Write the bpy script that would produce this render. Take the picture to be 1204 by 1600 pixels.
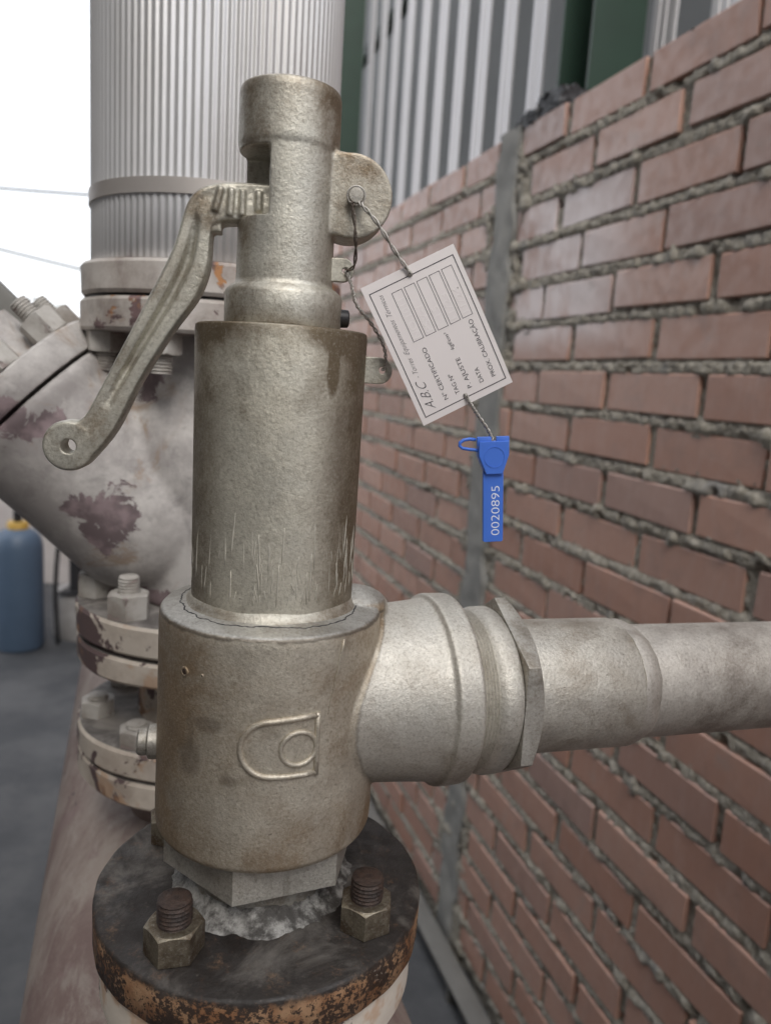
import bpy, bmesh, math, random
import numpy as np
from mathutils import Matrix, Vector
R = math.radians
random.seed(7)
rng = np.random.default_rng(7)
scene = bpy.context.scene
for o in list(bpy.data.objects):
    bpy.data.objects.remove(o)
col = scene.collection

# ------------------------------------------------------------------ camera
cam_d = bpy.data.cameras.new('camera')
cam = bpy.data.objects.new('camera', cam_d)
col.objects.link(cam)
cam_d.sensor_fit = 'VERTICAL'
cam_d.sensor_height = 36.0
cam_d.lens = 27.0
cam_d.clip_start = 0.02
cam_d.clip_end = 3000
cam.matrix_world = Matrix.Translation((0, 0, 1.5)) @ (Matrix.Rotation(R(90 - 9.8), 4, 'X') @ Matrix.Rotation(R(3.6), 4, 'Z'))
cam_d.dof.use_dof = True
cam_d.dof.focus_distance = 0.365
cam_d.dof.aperture_fstop = 9.0
scene.camera = cam
scene.render.resolution_x = 770
scene.render.resolution_y = 1024

# ------------------------------------------------------------------ world, sun, exposure
SUN_EL, SUN_AZ = 44.0, 179.0          # azimuth clockwise from +Y (view direction)
world = bpy.data.worlds.new('World')
scene.world = world
world.use_nodes = True
wn = world.node_tree
wn.nodes.clear()
sky = wn.nodes.new('ShaderNodeTexSky')
sky.sky_type = 'NISHITA'
sky.sun_disc = False
sky.sun_elevation = R(SUN_EL)
sky.sun_rotation = R(SUN_AZ)
sky.dust_density = 4.0
sky.air_density = 1.0
sky.ozone_density = 1.0
bgn = wn.nodes.new('ShaderNodeBackground')
bgn.inputs['Strength'].default_value = 0.15
hsv = wn.nodes.new('ShaderNodeHueSaturation')
hsv.inputs['Saturation'].default_value = 0.45
outw = wn.nodes.new('ShaderNodeOutputWorld')
wn.links.new(sky.outputs[0], hsv.inputs['Color'])
ov = wn.nodes.new('ShaderNodeMix')            # thin bright overcast veiling the whole sky
ov.data_type = 'RGBA'
ov.inputs[0].default_value = 0.6
ov.inputs[7].default_value = (8.6, 8.75, 9.1, 1)
wn.links.new(hsv.outputs[0], ov.inputs[6])
wn.links.new(ov.outputs[2], bgn.inputs[0])
wn.links.new(bgn.outputs[0], outw.inputs[0])
sun_d = bpy.data.lights.new('sun', 'SUN')
sun_d.energy = 1.5
sun_d.angle = R(35)
sun_d.color = (1.0, 0.95, 0.88)
sun = bpy.data.objects.new('sun', sun_d)
col.objects.link(sun)
sd = Vector((math.sin(R(SUN_AZ)) * math.cos(R(SUN_EL)), math.cos(R(SUN_AZ)) * math.cos(R(SUN_EL)), math.sin(R(SUN_EL))))
sun.rotation_euler = sd.to_track_quat('Z', 'Y').to_euler()
scene.view_settings.view_transform = 'Standard'
scene.view_settings.look = 'None'
scene.view_settings.gamma = 1.0
scene.view_settings.exposure = 0.72
scene.view_settings.use_curve_mapping = False

# ------------------------------------------------------------------ helpers: meshes
class MB:
    """collects closed primitives; build() links them as one mesh object"""
    def __init__(self):
        self.v = []
        self.f = []
    def add(self, verts, faces, M=None):
        b = len(self.v)
        if M is not None:
            verts = [tuple(M @ Vector(p)) for p in verts]
        self.v += [tuple(p) for p in verts]
        self.f += [tuple(b + i for i in f) for f in faces]
        return self
    def box(self, x0, x1, y0, y1, z0, z1, M=None):
        v = [(x0, y0, z0), (x1, y0, z0), (x1, y1, z0), (x0, y1, z0), (x0, y0, z1), (x1, y0, z1), (x1, y1, z1), (x0, y1, z1)]
        f = [(3, 2, 1, 0), (4, 5, 6, 7), (0, 1, 5, 4), (1, 2, 6, 5), (2, 3, 7, 6), (3, 0, 4, 7)]
        return self.add(v, f, M)
    def lathe(self, prof, n=64, M=None, wob=None, closed=True):
        v, f = [], []
        for (r, z) in prof:
            for i in range(n):
                a = 2 * math.pi * i / n
                rr = r if wob is None else wob(r, a, z)
                v.append((rr * math.cos(a), rr * math.sin(a), z))
        for k in range(len(prof) - 1):
            for i in range(n):
                j = (i + 1) % n
                f.append((k * n + i, k * n + j, (k + 1) * n + j, (k + 1) * n + i))
        if closed:
            f.append(tuple(reversed(range(n))))
            b = (len(prof) - 1) * n
            f.append(tuple(b + i for i in range(n)))
        return self.add(v, f, M)
    def ring(self, prof, n=64, M=None, wob=None):
        """closed profile loop (r,z) swept round: a torus-like solid"""
        v, f = [], []
        m = len(prof)
        for (r, z) in prof:
            for i in range(n):
                a = 2 * math.pi * i / n
                dr, dz = (0, 0) if wob is None else wob(a)
                v.append(((r + dr) * math.cos(a), (r + dr) * math.sin(a), z + dz))
        for k in range(m):
            k2 = (k + 1) % m
            for i in range(n):
                j = (i + 1) % n
                f.append((k * n + i, k * n + j, k2 * n + j, k2 * n + i))
        return self.add(v, f, M)
    def prism(self, poly, y0, y1, M=None):
        """polygon in the xz plane extruded along y"""
        n = len(poly)
        v = [(x, y0, z) for x, z in poly] + [(x, y1, z) for x, z in poly]
        f = [tuple(range(n)), tuple(reversed(range(n, 2 * n)))]
        f += [((i + 1) % n, i, n + i, n + (i + 1) % n) for i in range(n)]
        return self.add(v, f, M)
    def tube(self, pts, r, n=8, M=None, closed=False):
        pts = [Vector(p) for p in pts]
        m = len(pts)
        v, f = [], []
        rad = r if isinstance(r, (list, tuple)) else [r] * m
        up = Vector((0.13, 0.31, 0.94))
        for i, p in enumerate(pts):
            if closed:
                t = (pts[(i + 1) % m] - pts[i - 1]).normalized()
            else:
                t = (pts[min(i + 1, m - 1)] - pts[max(i - 1, 0)]).normalized()
            a = t.cross(up)
            if a.length < 1e-3:
                a = t.cross(Vector((1, 0, 0)))
            a.normalize()
            b = t.cross(a).normalized()
            up = b.cross(t) if False else up
            for k in range(n):
                an = 2 * math.pi * k / n
                v.append(tuple(p + (a * math.cos(an) + b * math.sin(an)) * rad[i]))
        for i in range(m if closed else m - 1):
            i2 = (i + 1) % m
            for k in range(n):
                k2 = (k + 1) % n
                f.append((i * n + k, i * n + k2, i2 * n + k2, i2 * n + k))
        if not closed:
            f.append(tuple(reversed(range(n))))
            f.append(tuple((m - 1) * n + k for k in range(n)))
        return self.add(v, f, M)
    def sphere(self, c, r, nu=24, nv=14, sc=(1, 1, 1), M=None):
        prof = [(max(1e-5, r * math.sin(math.pi * i / nv)), -r * math.cos(math.pi * i / nv)) for i in range(nv + 1)]
        T = Matrix.Translation(c) @ Matrix.Diagonal((sc[0], sc[1], sc[2], 1))
        return self.lathe(prof, nu, (M @ T) if M is not None else T)
    def mesh(self, name, ang=35):
        me = bpy.data.meshes.new(name)
        me.from_pydata(self.v, [], self.f)
        bm = bmesh.new()
        bm.from_mesh(me)
        bmesh.ops.recalc_face_normals(bm, faces=bm.faces)
        bm.to_mesh(me)
        bm.free()
        me.shade_smooth()
        me.set_sharp_from_angle(angle=R(ang))
        return me
    def build(self, name, mat, parent=None, ang=35, bevel=0, seg=2):
        me = self.mesh(name, ang)
        if bevel:
            me = bevelled(me, bevel, seg, ang)
        return link(name, me, mat, parent)

def link(name, me, mat, parent=None):
    o = bpy.data.objects.new(name, me)
    if mat is not None:
        me.materials.clear()
        me.materials.append(mat)
    col.objects.link(o)
    if parent is not None:
        o.parent = parent
    return o

def applied(me, mods, ang=35):
    """mesh with modifiers applied; mods: list of (type, dict)"""
    o = bpy.data.objects.new('tmp', me)
    col.objects.link(o)
    for t, kw in mods:
        m = o.modifiers.new(t, t)
        for k, v in kw.items():
            setattr(m, k, v)
    dg = bpy.context.evaluated_depsgraph_get()
    me2 = bpy.data.meshes.new_from_object(o.evaluated_get(dg))
    bpy.data.objects.remove(o)
    me2.shade_smooth()
    if ang:
        me2.set_sharp_from_angle(angle=R(ang))
    return me2

def bevelled(me, w, seg=2, ang=35):
    return applied(me, [('BEVEL', dict(width=w, segments=seg, limit_method='ANGLE', angle_limit=R(30)))], ang)

def cast(me, voxel, it=6, cutters=()):
    """fuse overlapping solids into one cast-looking skin"""
    mods = []
    tmp = []
    for c in cutters:
        co = bpy.data.objects.new('cut', c)
        col.objects.link(co)
        tmp.append(co)
    m1 = applied(me, [('REMESH', dict(mode='VOXEL', voxel_size=voxel))], 0)
    if tmp:
        m1 = applied(m1, [('BOOLEAN', dict(operation='DIFFERENCE', object=c, solver='EXACT')) for c in tmp]
                     + [('REMESH', dict(mode='VOXEL', voxel_size=voxel))], 0)
    m1 = applied(m1, [('SMOOTH', dict(factor=0.5, iterations=it))], 0)
    for c in tmp:
        bpy.data.objects.remove(c)
    return m1

def empty(name, loc, rz=0.0, label=None, cat=None, group=None):
    o = bpy.data.objects.new(name, None)
    o.empty_display_size = 0.05
    o.location = loc
    o.rotation_euler = (0, 0, rz)
    col.objects.link(o)
    tag(o, label, cat, group)
    return o

def tag(o, label=None, cat=None, group=None, kind=None):
    if label: o['label'] = label
    if cat: o['category'] = cat
    if group: o['group'] = group
    if kind: o['kind'] = kind
    return o

def text_mesh(s, length=None, size=1.0, shear=0.0, thin=0.0):
    cu = bpy.data.curves.new('txt', 'FONT')
    cu.body = s
    cu.size = 1.0
    cu.shear = shear
    cu.offset = -thin
    cu.extrude = 0.0
    o = bpy.data.objects.new('txt', cu)
    col.objects.link(o)
    dg = bpy.context.evaluated_depsgraph_get()
    me = bpy.data.meshes.new_from_object(o.evaluated_get(dg))
    bpy.data.objects.remove(o)
    co = np.empty(len(me.vertices) * 3)
    me.vertices.foreach_get('co', co)
    co = co.reshape(-1, 3)
    co[:, 0] -= co[:, 0].min()
    k = size
    kx = k if length is None else length / co[:, 0].max()
    co[:, 0] *= kx
    co[:, 1] *= k
    me.vertices.foreach_set('co', co.ravel())
    return me

def flat_shape(loops, t, bev=0.0):
    """2D outline with holes (curve fill) as a plate of thickness t, in the xy plane"""
    cu = bpy.data.curves.new('c', 'CURVE')
    cu.dimensions = '2D'
    cu.fill_mode = 'BOTH'
    cu.extrude = t / 2
    cu.bevel_depth = bev
    cu.bevel_resolution = 1
    cu.offset = -bev
    for lp in loops:
        sp = cu.splines.new('POLY')
        sp.points.add(len(lp) - 1)
        for p, q in zip(sp.points, lp):
            p.co = (q[0], q[1], 0, 1)
        sp.use_cyclic_u = True
    o = bpy.data.objects.new('c', cu)
    col.objects.link(o)
    dg = bpy.context.evaluated_depsgraph_get()
    me = bpy.data.meshes.new_from_object(o.evaluated_get(dg))
    bpy.data.objects.remove(o)
    me.shade_smooth()
    me.set_sharp_from_angle(angle=R(35))
    return me

def circ(cx, cy, r, n=20, a0=0, a1=360):
    full = abs(a1 - a0) >= 360
    return [(cx + r * math.cos(R(a0 + (a1 - a0) * i / (n if full else n - 1))), cy + r * math.sin(R(a0 + (a1 - a0) * i / (n if full else n - 1)))) for i in range(n)]

def vnoise(x, z, cell, seed):
    g = np.random.default_rng(seed).random((256, 256))
    x = np.asarray(x) / cell
    z = np.asarray(z) / cell
    xi, zi = np.floor(x).astype(int), np.floor(z).astype(int)
    fx, fz = x - xi, z - zi
    fx, fz = fx * fx * (3 - 2 * fx), fz * fz * (3 - 2 * fz)
    G = lambda a, b: g[a % 256, b % 256]
    return (G(xi, zi) * (1 - fx) + G(xi + 1, zi) * fx) * (1 - fz) + (G(xi, zi + 1) * (1 - fx) + G(xi + 1, zi + 1) * fx) * fz

# ------------------------------------------------------------------ helpers: materials
class NT:
    def __init__(self, name):
        self.m = bpy.data.materials.new(name)
        self.m.use_nodes = True
        self.t = self.m.node_tree
        self.b = self.t.nodes['Principled BSDF']
        self.co = self.t.nodes.new('ShaderNodeTexCoord')
    def n(self, typ, **kw):
        nd = self.t.nodes.new(typ)
        for k, v in kw.items():
            setattr(nd, k, v)
        return nd
    def l(self, a, b):
        self.t.links.new(a, b)
    def put(self, sock, v):
        if hasattr(v, 'is_linked') or hasattr(v, 'links'):
            self.l(v, sock)
        else:
            if isinstance(v, (tuple, list)) and len(v) == 3 and sock.type == 'RGBA':
                v = (*v, 1)
            sock.default_value = v
    def noise(self, scale, detail=4, rough=0.6, dist=0.0, vec=None, stretch=None, world=False):
        nd = self.n('ShaderNodeTexNoise')
        nd.inputs['Scale'].default_value = scale
        nd.inputs['Detail'].default_value = detail
        nd.inputs['Roughness'].default_value = rough
        nd.inputs['Distortion'].default_value = dist
        self.l(self.vec(stretch, world), nd.inputs['Vector'])
        return nd.outputs['Fac']
    def vec(self, stretch=None, world=False):
        if world:
            if not hasattr(self, 'geo'):
                self.geo = self.n('ShaderNodeNewGeometry')
            src = self.geo.outputs['Position']
        else:
            src = self.co.outputs['Object']
        if stretch is None:
            return src
        mp = self.n('ShaderNodeMapping')
        mp.inputs['Scale'].default_value = stretch
        self.l(src, mp.inputs['Vector'])
        return mp.outputs[0]
    def sep(self, world=False):
        s = self.n('ShaderNodeSeparateXYZ')
        self.l(self.vec(None, world), s.inputs[0])
        return s.outputs
    def ramp(self, fac, a, b, va=0.0, vb=1.0):
        nd = self.n('ShaderNodeMapRange')
        nd.interpolation_type = 'SMOOTHSTEP'
        nd.inputs['From Min'].default_value = a
        nd.inputs['From Max'].default_value = b
        nd.inputs['To Min'].default_value = va
        nd.inputs['To Max'].default_value = vb
        self.l(fac, nd.inputs['Value'])
        return nd.outputs[0]
    def mix(self, fac, a, b):
        nd = self.n('ShaderNodeMix', data_type='RGBA')
        self.put(nd.inputs['Factor'], fac)
        self.put(nd.inputs['A'], a) if False else self.put([i for i in nd.inputs if i.name == 'A' and i.type == 'RGBA'][0], a)
        self.put([i for i in nd.inputs if i.name == 'B' and i.type == 'RGBA'][0], b)
        return [o for o in nd.outputs if o.type == 'RGBA'][0]
    def math(self, op, a, b=None):
        nd = self.n('ShaderNodeMath', operation=op)
        nd.use_clamp = False
        self.put(nd.inputs[0], a)
        if b is not None:
            self.put(nd.inputs[1], b)
        return nd.outputs[0]
    def bump(self, h, strength=0.3, dist=0.001):
        nd = self.n('ShaderNodeBump')
        nd.inputs['Strength'].default_value = strength
        nd.inputs['Distance'].default_value = dist
        self.l(h, nd.inputs['Height'])
        if self.b.inputs['Normal'].is_linked:
            self.l(self.b.inputs['Normal'].links[0].from_socket, nd.inputs['Normal'])
        self.l(nd.outputs[0], self.b.inputs['Normal'])
    def out(self, color=None, rough=0.6, metal=0.0, spec=None):
        if color is not None:
            self.put(self.b.inputs['Base Color'], color)
        self.put(self.b.inputs['Roughness'], rough)
        self.put(self.b.inputs['Metallic'], metal)
        if spec is not None:
            self.b.inputs['Specular IOR Level'].default_value = spec
        return self.m

def plain(name, c, rough=0.6, metal=0.0, var=0.15, scale=60, bump=0.15):
    t = NT(name)
    f = t.noise(scale, 5, 0.65)
    d = tuple(x * (1 - var) for x in c)
    l = tuple(min(1, x * (1 + var)) for x in c)
    t.bump(t.noise(scale * 6, 3), bump, 0.0006)
    return t.out(t.mix(f, d, l), rough, metal)

def silver_color(t, lo, hi, light, dirt, extra=None, scale=22):
    big = t.noise(scale, 7, 0.62, 0.3)
    mid = t.noise(scale * 5, 6, 0.7)
    stain = t.math('ADD', t.ramp(big, lo, hi), t.math('MULTIPLY', t.math('SUBTRACT', mid, 0.5), 0.9))
    if extra is not None:
        stain = t.math('ADD', stain, extra(t))
    stain = t.math('MINIMUM', t.math('MAXIMUM', stain, 0.0), 1.0)
    return t.mix(stain, light, dirt)

def silver_grain(t, c, k=1.0):
    """casting skin: faint grit, worn light flecks, a few dark pits and runs of grime"""
    g1 = t.noise(650, 4, 0.85)
    c = t.mix(t.math('MULTIPLY', t.ramp(g1, 0.47, 0.66), 0.36 * k), c, (0.14, 0.11, 0.075))
    c = t.mix(t.math('MULTIPLY', t.ramp(g1, 0.50, 0.32), 0.26 * k), c, (0.72, 0.69, 0.63))
    c = t.mix(t.math('MULTIPLY', t.ramp(t.noise(70, 6, 0.7, 0.4), 0.56, 0.74), 0.35 * k), c, (0.17, 0.13, 0.09))
    c = t.mix(t.math('MULTIPLY', t.ramp(t.noise(38, 5, 0.65, 0.8, stretch=(1, 1, 0.3)), 0.60, 0.74), 0.35 * k), c, (0.15, 0.115, 0.08))
    c = t.mix(t.math('MULTIPLY', t.ramp(t.noise(150, 4, 0.6, 0.5), 0.71, 0.76), 0.7), c, (0.08, 0.06, 0.045))
    return c

def silver_finish(t, c, grain=0.3, metal=0.6):
    t.bump(t.noise(520, 4, 0.75), grain * 1.1, 0.0010)
    t.bump(t.noise(60, 5, 0.6), 0.18, 0.0020)
    return t.out(c, t.ramp(t.noise(60, 5, 0.7), 0.3, 0.7, 0.40, 0.62), min(1.0, metal * 1.2))

def silver(name, lo=0.42, hi=0.70, light=(0.61, 0.59, 0.52), dirt=(0.225, 0.175, 0.12), extra=None, grain=0.3, scale=22, metal=0.6, k=1.0):
    """old aluminium paint over a casting, browned with grime"""
    t = NT(name)
    return silver_finish(t, silver_grain(t, silver_color(t, lo, hi, light, dirt, extra, scale), k), grain, metal)

M = {}
def side_grime_shade(t):
    # baked grime on right flank and upper rim, plus painted shade on both flanks
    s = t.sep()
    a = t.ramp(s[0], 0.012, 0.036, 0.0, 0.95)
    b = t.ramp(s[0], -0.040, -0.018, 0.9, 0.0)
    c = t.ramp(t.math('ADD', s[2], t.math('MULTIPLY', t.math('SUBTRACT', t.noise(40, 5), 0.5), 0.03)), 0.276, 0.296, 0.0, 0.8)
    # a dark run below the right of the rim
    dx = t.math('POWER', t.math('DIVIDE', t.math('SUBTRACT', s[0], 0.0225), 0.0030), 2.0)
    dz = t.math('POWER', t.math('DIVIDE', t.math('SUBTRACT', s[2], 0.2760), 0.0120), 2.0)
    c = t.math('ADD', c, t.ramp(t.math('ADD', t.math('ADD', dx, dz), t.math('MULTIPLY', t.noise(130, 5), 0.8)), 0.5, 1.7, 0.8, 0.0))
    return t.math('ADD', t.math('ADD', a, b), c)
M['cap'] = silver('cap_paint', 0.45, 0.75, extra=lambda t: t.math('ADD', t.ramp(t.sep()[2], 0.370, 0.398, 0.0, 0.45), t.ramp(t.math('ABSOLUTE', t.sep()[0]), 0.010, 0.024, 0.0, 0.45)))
M['lug_grey'] = silver('lug_paint', 0.44, 0.76, light=(0.55, 0.53, 0.46), dirt=(0.225, 0.175, 0.12), scale=34)
M['steel_dirty'] = silver('dirty_steel', 0.40, 0.7, light=(0.46, 0.44, 0.40), dirt=(0.18, 0.145, 0.105))
M['neck'] = silver('neck_paint', 0.46, 0.80, light=(0.585, 0.56, 0.505), dirt=(0.30, 0.25, 0.195), grain=0.5)
M['bonnet'] = silver('bonnet_paint', 0.52, 0.86, light=(0.66, 0.625, 0.53), dirt=(0.185, 0.145, 0.095), extra=side_grime_shade, scale=18)
M['pipe'] = silver('pipe_paint', 0.46, 0.76, light=(0.57, 0.54, 0.495), dirt=(0.22, 0.19, 0.165), scale=13)
M['scratch'] = plain('scratched_metal', (0.56, 0.53, 0.46), 0.5, 0.4, 0.3, 200, 0.0)
def body_mat():
    t = NT('body_paint')
    s = t.sep()
    rr = t.math('SQRT', t.math('ADD', t.math('MULTIPLY', s[0], s[0]), t.math('MULTIPLY', s[1], s[1])))
    base = silver_color(t, 0.40, 0.70, (0.60, 0.55, 0.46), (0.33, 0.245, 0.16), lambda q: q.math('ADD', q.ramp(s[0], -0.055, -0.005, 0.75, -0.02), q.ramp(s[2], 0.085, 0.055, 0.0, 0.3)), 16)
    neck = silver_color(t, 0.46, 0.80, (0.585, 0.56, 0.505), (0.30, 0.25, 0.195), lambda q: q.ramp(s[2], 0.064, 0.10, 0.6, 0.0), 20)
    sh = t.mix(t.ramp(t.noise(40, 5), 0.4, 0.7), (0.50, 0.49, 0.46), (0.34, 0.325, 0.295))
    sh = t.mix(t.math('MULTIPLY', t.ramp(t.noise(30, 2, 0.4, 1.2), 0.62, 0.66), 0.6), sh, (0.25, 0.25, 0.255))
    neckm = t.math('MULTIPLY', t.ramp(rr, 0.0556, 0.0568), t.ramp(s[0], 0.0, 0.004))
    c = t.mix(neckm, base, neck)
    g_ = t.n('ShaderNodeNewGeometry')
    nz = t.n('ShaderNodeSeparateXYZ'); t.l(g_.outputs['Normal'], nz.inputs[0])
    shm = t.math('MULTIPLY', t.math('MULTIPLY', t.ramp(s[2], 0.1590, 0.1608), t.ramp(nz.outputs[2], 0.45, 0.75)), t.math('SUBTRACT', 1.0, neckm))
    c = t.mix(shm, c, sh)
    c = silver_grain(t, c)
    # grime gathered along the shoulder edge and the root of the neck
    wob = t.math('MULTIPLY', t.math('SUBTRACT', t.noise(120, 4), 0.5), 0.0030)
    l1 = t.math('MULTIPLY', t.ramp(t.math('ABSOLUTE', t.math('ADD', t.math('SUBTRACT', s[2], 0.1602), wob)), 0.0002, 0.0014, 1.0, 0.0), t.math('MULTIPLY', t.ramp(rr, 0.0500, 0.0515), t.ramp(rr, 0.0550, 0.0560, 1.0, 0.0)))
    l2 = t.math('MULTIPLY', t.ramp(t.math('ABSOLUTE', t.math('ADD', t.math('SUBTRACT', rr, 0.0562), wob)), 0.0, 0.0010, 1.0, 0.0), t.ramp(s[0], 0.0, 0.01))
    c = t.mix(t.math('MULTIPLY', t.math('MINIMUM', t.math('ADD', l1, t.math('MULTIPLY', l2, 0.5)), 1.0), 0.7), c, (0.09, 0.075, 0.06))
    # dark oval rub marks on the front
    for (u0, z0_, a, b) in ((-0.026, 0.1195, 0.0075, 0.0045), (-0.016, 0.095, 0.005, 0.003), (-0.034, 0.102, 0.006, 0.010)):
        d = t.math('ADD', t.math('POWER', t.math('DIVIDE', t.math('SUBTRACT', s[0], u0), a), 2.0), t.math('POWER', t.math('DIVIDE', t.math('SUBTRACT', s[2], z0_), b), 2.0))
        c = t.mix(t.math('MULTIPLY', t.ramp(t.math('ADD', d, t.math('MULTIPLY', t.noise(150, 4), 0.9)), 0.6, 1.6, 1.0, 0.0), 0.45), c, (0.13, 0.095, 0.065))
    return silver_finish(t, c, 0.38, 0.55)
M['body'] = body_mat()
M['shoulder'] = plain('shoulder_fillet', (0.36, 0.345, 0.31), 0.7, 0.1, 0.3, 90, 0.6)
def weld_mat(name, a, b, sc=70):
    t = NT(name)
    c = t.mix(t.ramp(t.noise(sc, 6, 0.7), 0.38, 0.62), a, b)
    t.bump(t.noise(220, 5, 0.7), 0.7, 0.0016)
    return t.out(c, 0.55, 0.2)
M['weld'] = weld_mat('weld_smear', (0.40, 0.39, 0.37), (0.06, 0.055, 0.05), 75)
M['weld_light'] = weld_mat('weld_painted', (0.42, 0.41, 0.38), (0.24, 0.215, 0.18))
def flange_top():
    t = NT('oily_flange')
    s = t.sep()
    rr = t.math('SQRT', t.math('ADD', t.math('MULTIPLY', s[0], s[0]), t.math('MULTIPLY', s[1], s[1])))
    dust = t.ramp(t.noise(32, 6, 0.65, 0.4), 0.52, 0.75)
    top = t.mix(t.math('MULTIPLY', dust, 0.8), (0.020, 0.016, 0.014), (0.15, 0.135, 0.12))
    top = t.mix(t.math('MULTIPLY', t.ramp(t.noise(14, 7, 0.7, 0.8), 0.50, 0.70), 0.7), top, (0.17, 0.155, 0.14))
    top = t.mix(t.math('MULTIPLY', t.ramp(t.noise(260, 3, 0.7), 0.6, 0.75), 0.25), top, (0.22, 0.19, 0.16))
    rust = t.mix(t.ramp(t.noise(55, 4), 0.4, 0.65), (0.23, 0.11, 0.052), (0.36, 0.22, 0.125))
    rust = t.mix(t.ramp(t.noise(40, 5, 0.6), 0.60, 0.70), rust, (0.34, 0.31, 0.27))
    spk = t.math('ADD', t.noise(420, 4, 0.75), t.math('MULTIPLY', t.math('SUBTRACT', t.noise(40, 4, 0.6), 0.5), 0.7))
    rust = t.mix(t.ramp(spk, 0.47, 0.53), rust, (0.045, 0.028, 0.02))
    edge = t.ramp(t.math('ADD', s[2], t.math('MULTIPLY', t.noise(70, 7, 0.75), 0.012)), 0.0010, 0.0060, 0.0, 1.0)
    c = t.mix(edge, rust, top)
    t.bump(t.noise(330, 5, 0.7), 0.45, 0.0012)
    return t.out(c, t.ramp(t.noise(60, 4), 0.35, 0.65, 0.38, 0.75), 0.0)
M['flange'] = flange_top()
M['nut'] = silver('nut_steel', 0.36, 0.6, light=(0.27, 0.235, 0.175), dirt=(0.11, 0.08, 0.055), scale=60)
M['stud'] = weld_mat('rusty_stud', (0.065, 0.040, 0.030), (0.028, 0.019, 0.016), 160)
M['dark'] = plain('blackened_steel', (0.03, 0.03, 0.033), 0.5, 0.3)
def peeling(name, paint, under, lo, hi, scale=14, rust=0.0, grime=(0.33, 0.29, 0.26), patches=()):
    t = NT(name)
    p = t.mix(t.ramp(t.noise(11, 8, 0.72), 0.38, 0.62), paint, grime)
    p = t.mix(t.math('MULTIPLY', t.ramp(t.noise(40, 7, 0.72, 0.6), 0.52, 0.70), 0.5), p, tuple(x * 0.55 for x in grime))
    p = t.mix(t.math('MULTIPLY', t.ramp(t.noise(16, 6, 0.7, 0.8), 0.55, 0.68), 0.7), p, (0.30, 0.20, 0.125))
    u = t.mix(t.ramp(t.noise(40, 4), 0.4, 0.6), under, tuple(x * 1.9 for x in under))
    if rust:
        u = t.mix(t.ramp(t.noise(28, 4), 0.54, 0.62), u, (0.42, 0.20, 0.08))
    field = t.noise(scale, 8, 0.66, 0.6)
    if patches:
        s = t.sep()
        rag = t.math('MULTIPLY', t.math('SUBTRACT', t.noise(38, 9, 0.75, 0.8), 0.5), 8.0)
        for (x0, z0_, a, b) in patches:
            d = t.math('ADD', t.math('POWER', t.math('DIVIDE', t.math('SUBTRACT', s[0], x0), a), 2.0), t.math('POWER', t.math('DIVIDE', t.math('SUBTRACT', s[2], z0_), b), 2.0))
            field = t.math('ADD', field, t.ramp(t.math('ADD', d, rag), 0.8, 1.15, 0.5, 0.0))
    mask = t.ramp(field, lo, hi)
    t.bump(t.math('SUBTRACT', 1.0, mask), 0.5, 0.0012)
    t.bump(t.noise(90, 4), 0.2, 0.002)
    return t.out(t.mix(mask, p, u), 0.65, 0.0)
M['white_peel'] = peeling('peeling_white_paint', (0.58, 0.555, 0.53), (0.15, 0.115, 0.12), 0.625, 0.66, 19, 0.0, (0.35, 0.325, 0.315), [(-.078, .276, .020, .026), (-.095, .287, .017, .010), (-.150, .352, .040, .014), (-.045, .205, .03, .010), (-.052, .395, .012, .022)])
M['white_flange'] = peeling('flaking_flange_paint', (0.54, 0.505, 0.47), (0.10, 0.065, 0.065), 0.57, 0.59, 16, 1.0, (0.33, 0.28, 0.25))
M['bolt_white'] = peeling('painted_bolt', (0.50, 0.48, 0.45), (0.16, 0.13, 0.12), 0.54, 0.60, 45, 0.0, (0.27, 0.24, 0.21))
def dusty_mat():
    t = NT('dusty_flange_face')
    s = t.n('ShaderNodeNewGeometry')
    sx = t.n('ShaderNodeSeparateXYZ'); t.l(s.outputs['True Normal'], sx.inputs[0])
    up = t.ramp(sx.outputs[2], 0.7, 0.9)
    p = t.mix(t.ramp(t.noise(18, 7, 0.65), 0.4, 0.75), (0.58, 0.52, 0.45), (0.36, 0.30, 0.25))
    p = t.mix(t.ramp(t.noise(15, 8, 0.66, 0.6), 0.545, 0.56), p, (0.11, 0.075, 0.075))
    p = t.mix(t.math('MULTIPLY', t.ramp(t.noise(26, 4), 0.55, 0.62), 0.5), p, (0.42, 0.22, 0.10))
    d = t.mix(t.ramp(t.noise(28, 7, 0.7, 0.6), 0.35, 0.65), (0.10, 0.09, 0.085), (0.30, 0.28, 0.26))
    t.bump(t.noise(120, 4), 0.3, 0.0015)
    return t.out(t.mix(up, p, d), 0.8)
M['dusty_flange'] = dusty_mat()
def header_mat():
    t = NT('worn_header_paint')
    st = t.noise(9, 9, 0.68, 0.9, stretch=(1.0, 0.5, 0.7))
    c = t.mix(t.ramp(st, 0.40, 0.60), (0.31, 0.255, 0.22), (0.19, 0.13, 0.115))
    c = t.mix(t.math('MULTIPLY', t.ramp(t.noise(34, 8, 0.7, 0.7, stretch=(1, .5, .8)), 0.50, 0.66), 0.6), c, (0.36, 0.315, 0.275))
    c = t.mix(t.math('MULTIPLY', t.ramp(t.noise(20, 8, 0.7, 0.7, stretch=(1, .5, .8)), 0.56, 0.64), 0.7), c, (0.23, 0.16, 0.15))
    c = t.mix(t.ramp(t.noise(60, 5, 0.6, 0.6, stretch=(1, .4, .7)), 0.665, 0.70), c, (0.06, 0.045, 0.045))
    t.bump(t.noise(60, 6), 0.4, 0.003)
    return t.out(c, 0.7)
M['header'] = header_mat()
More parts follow.
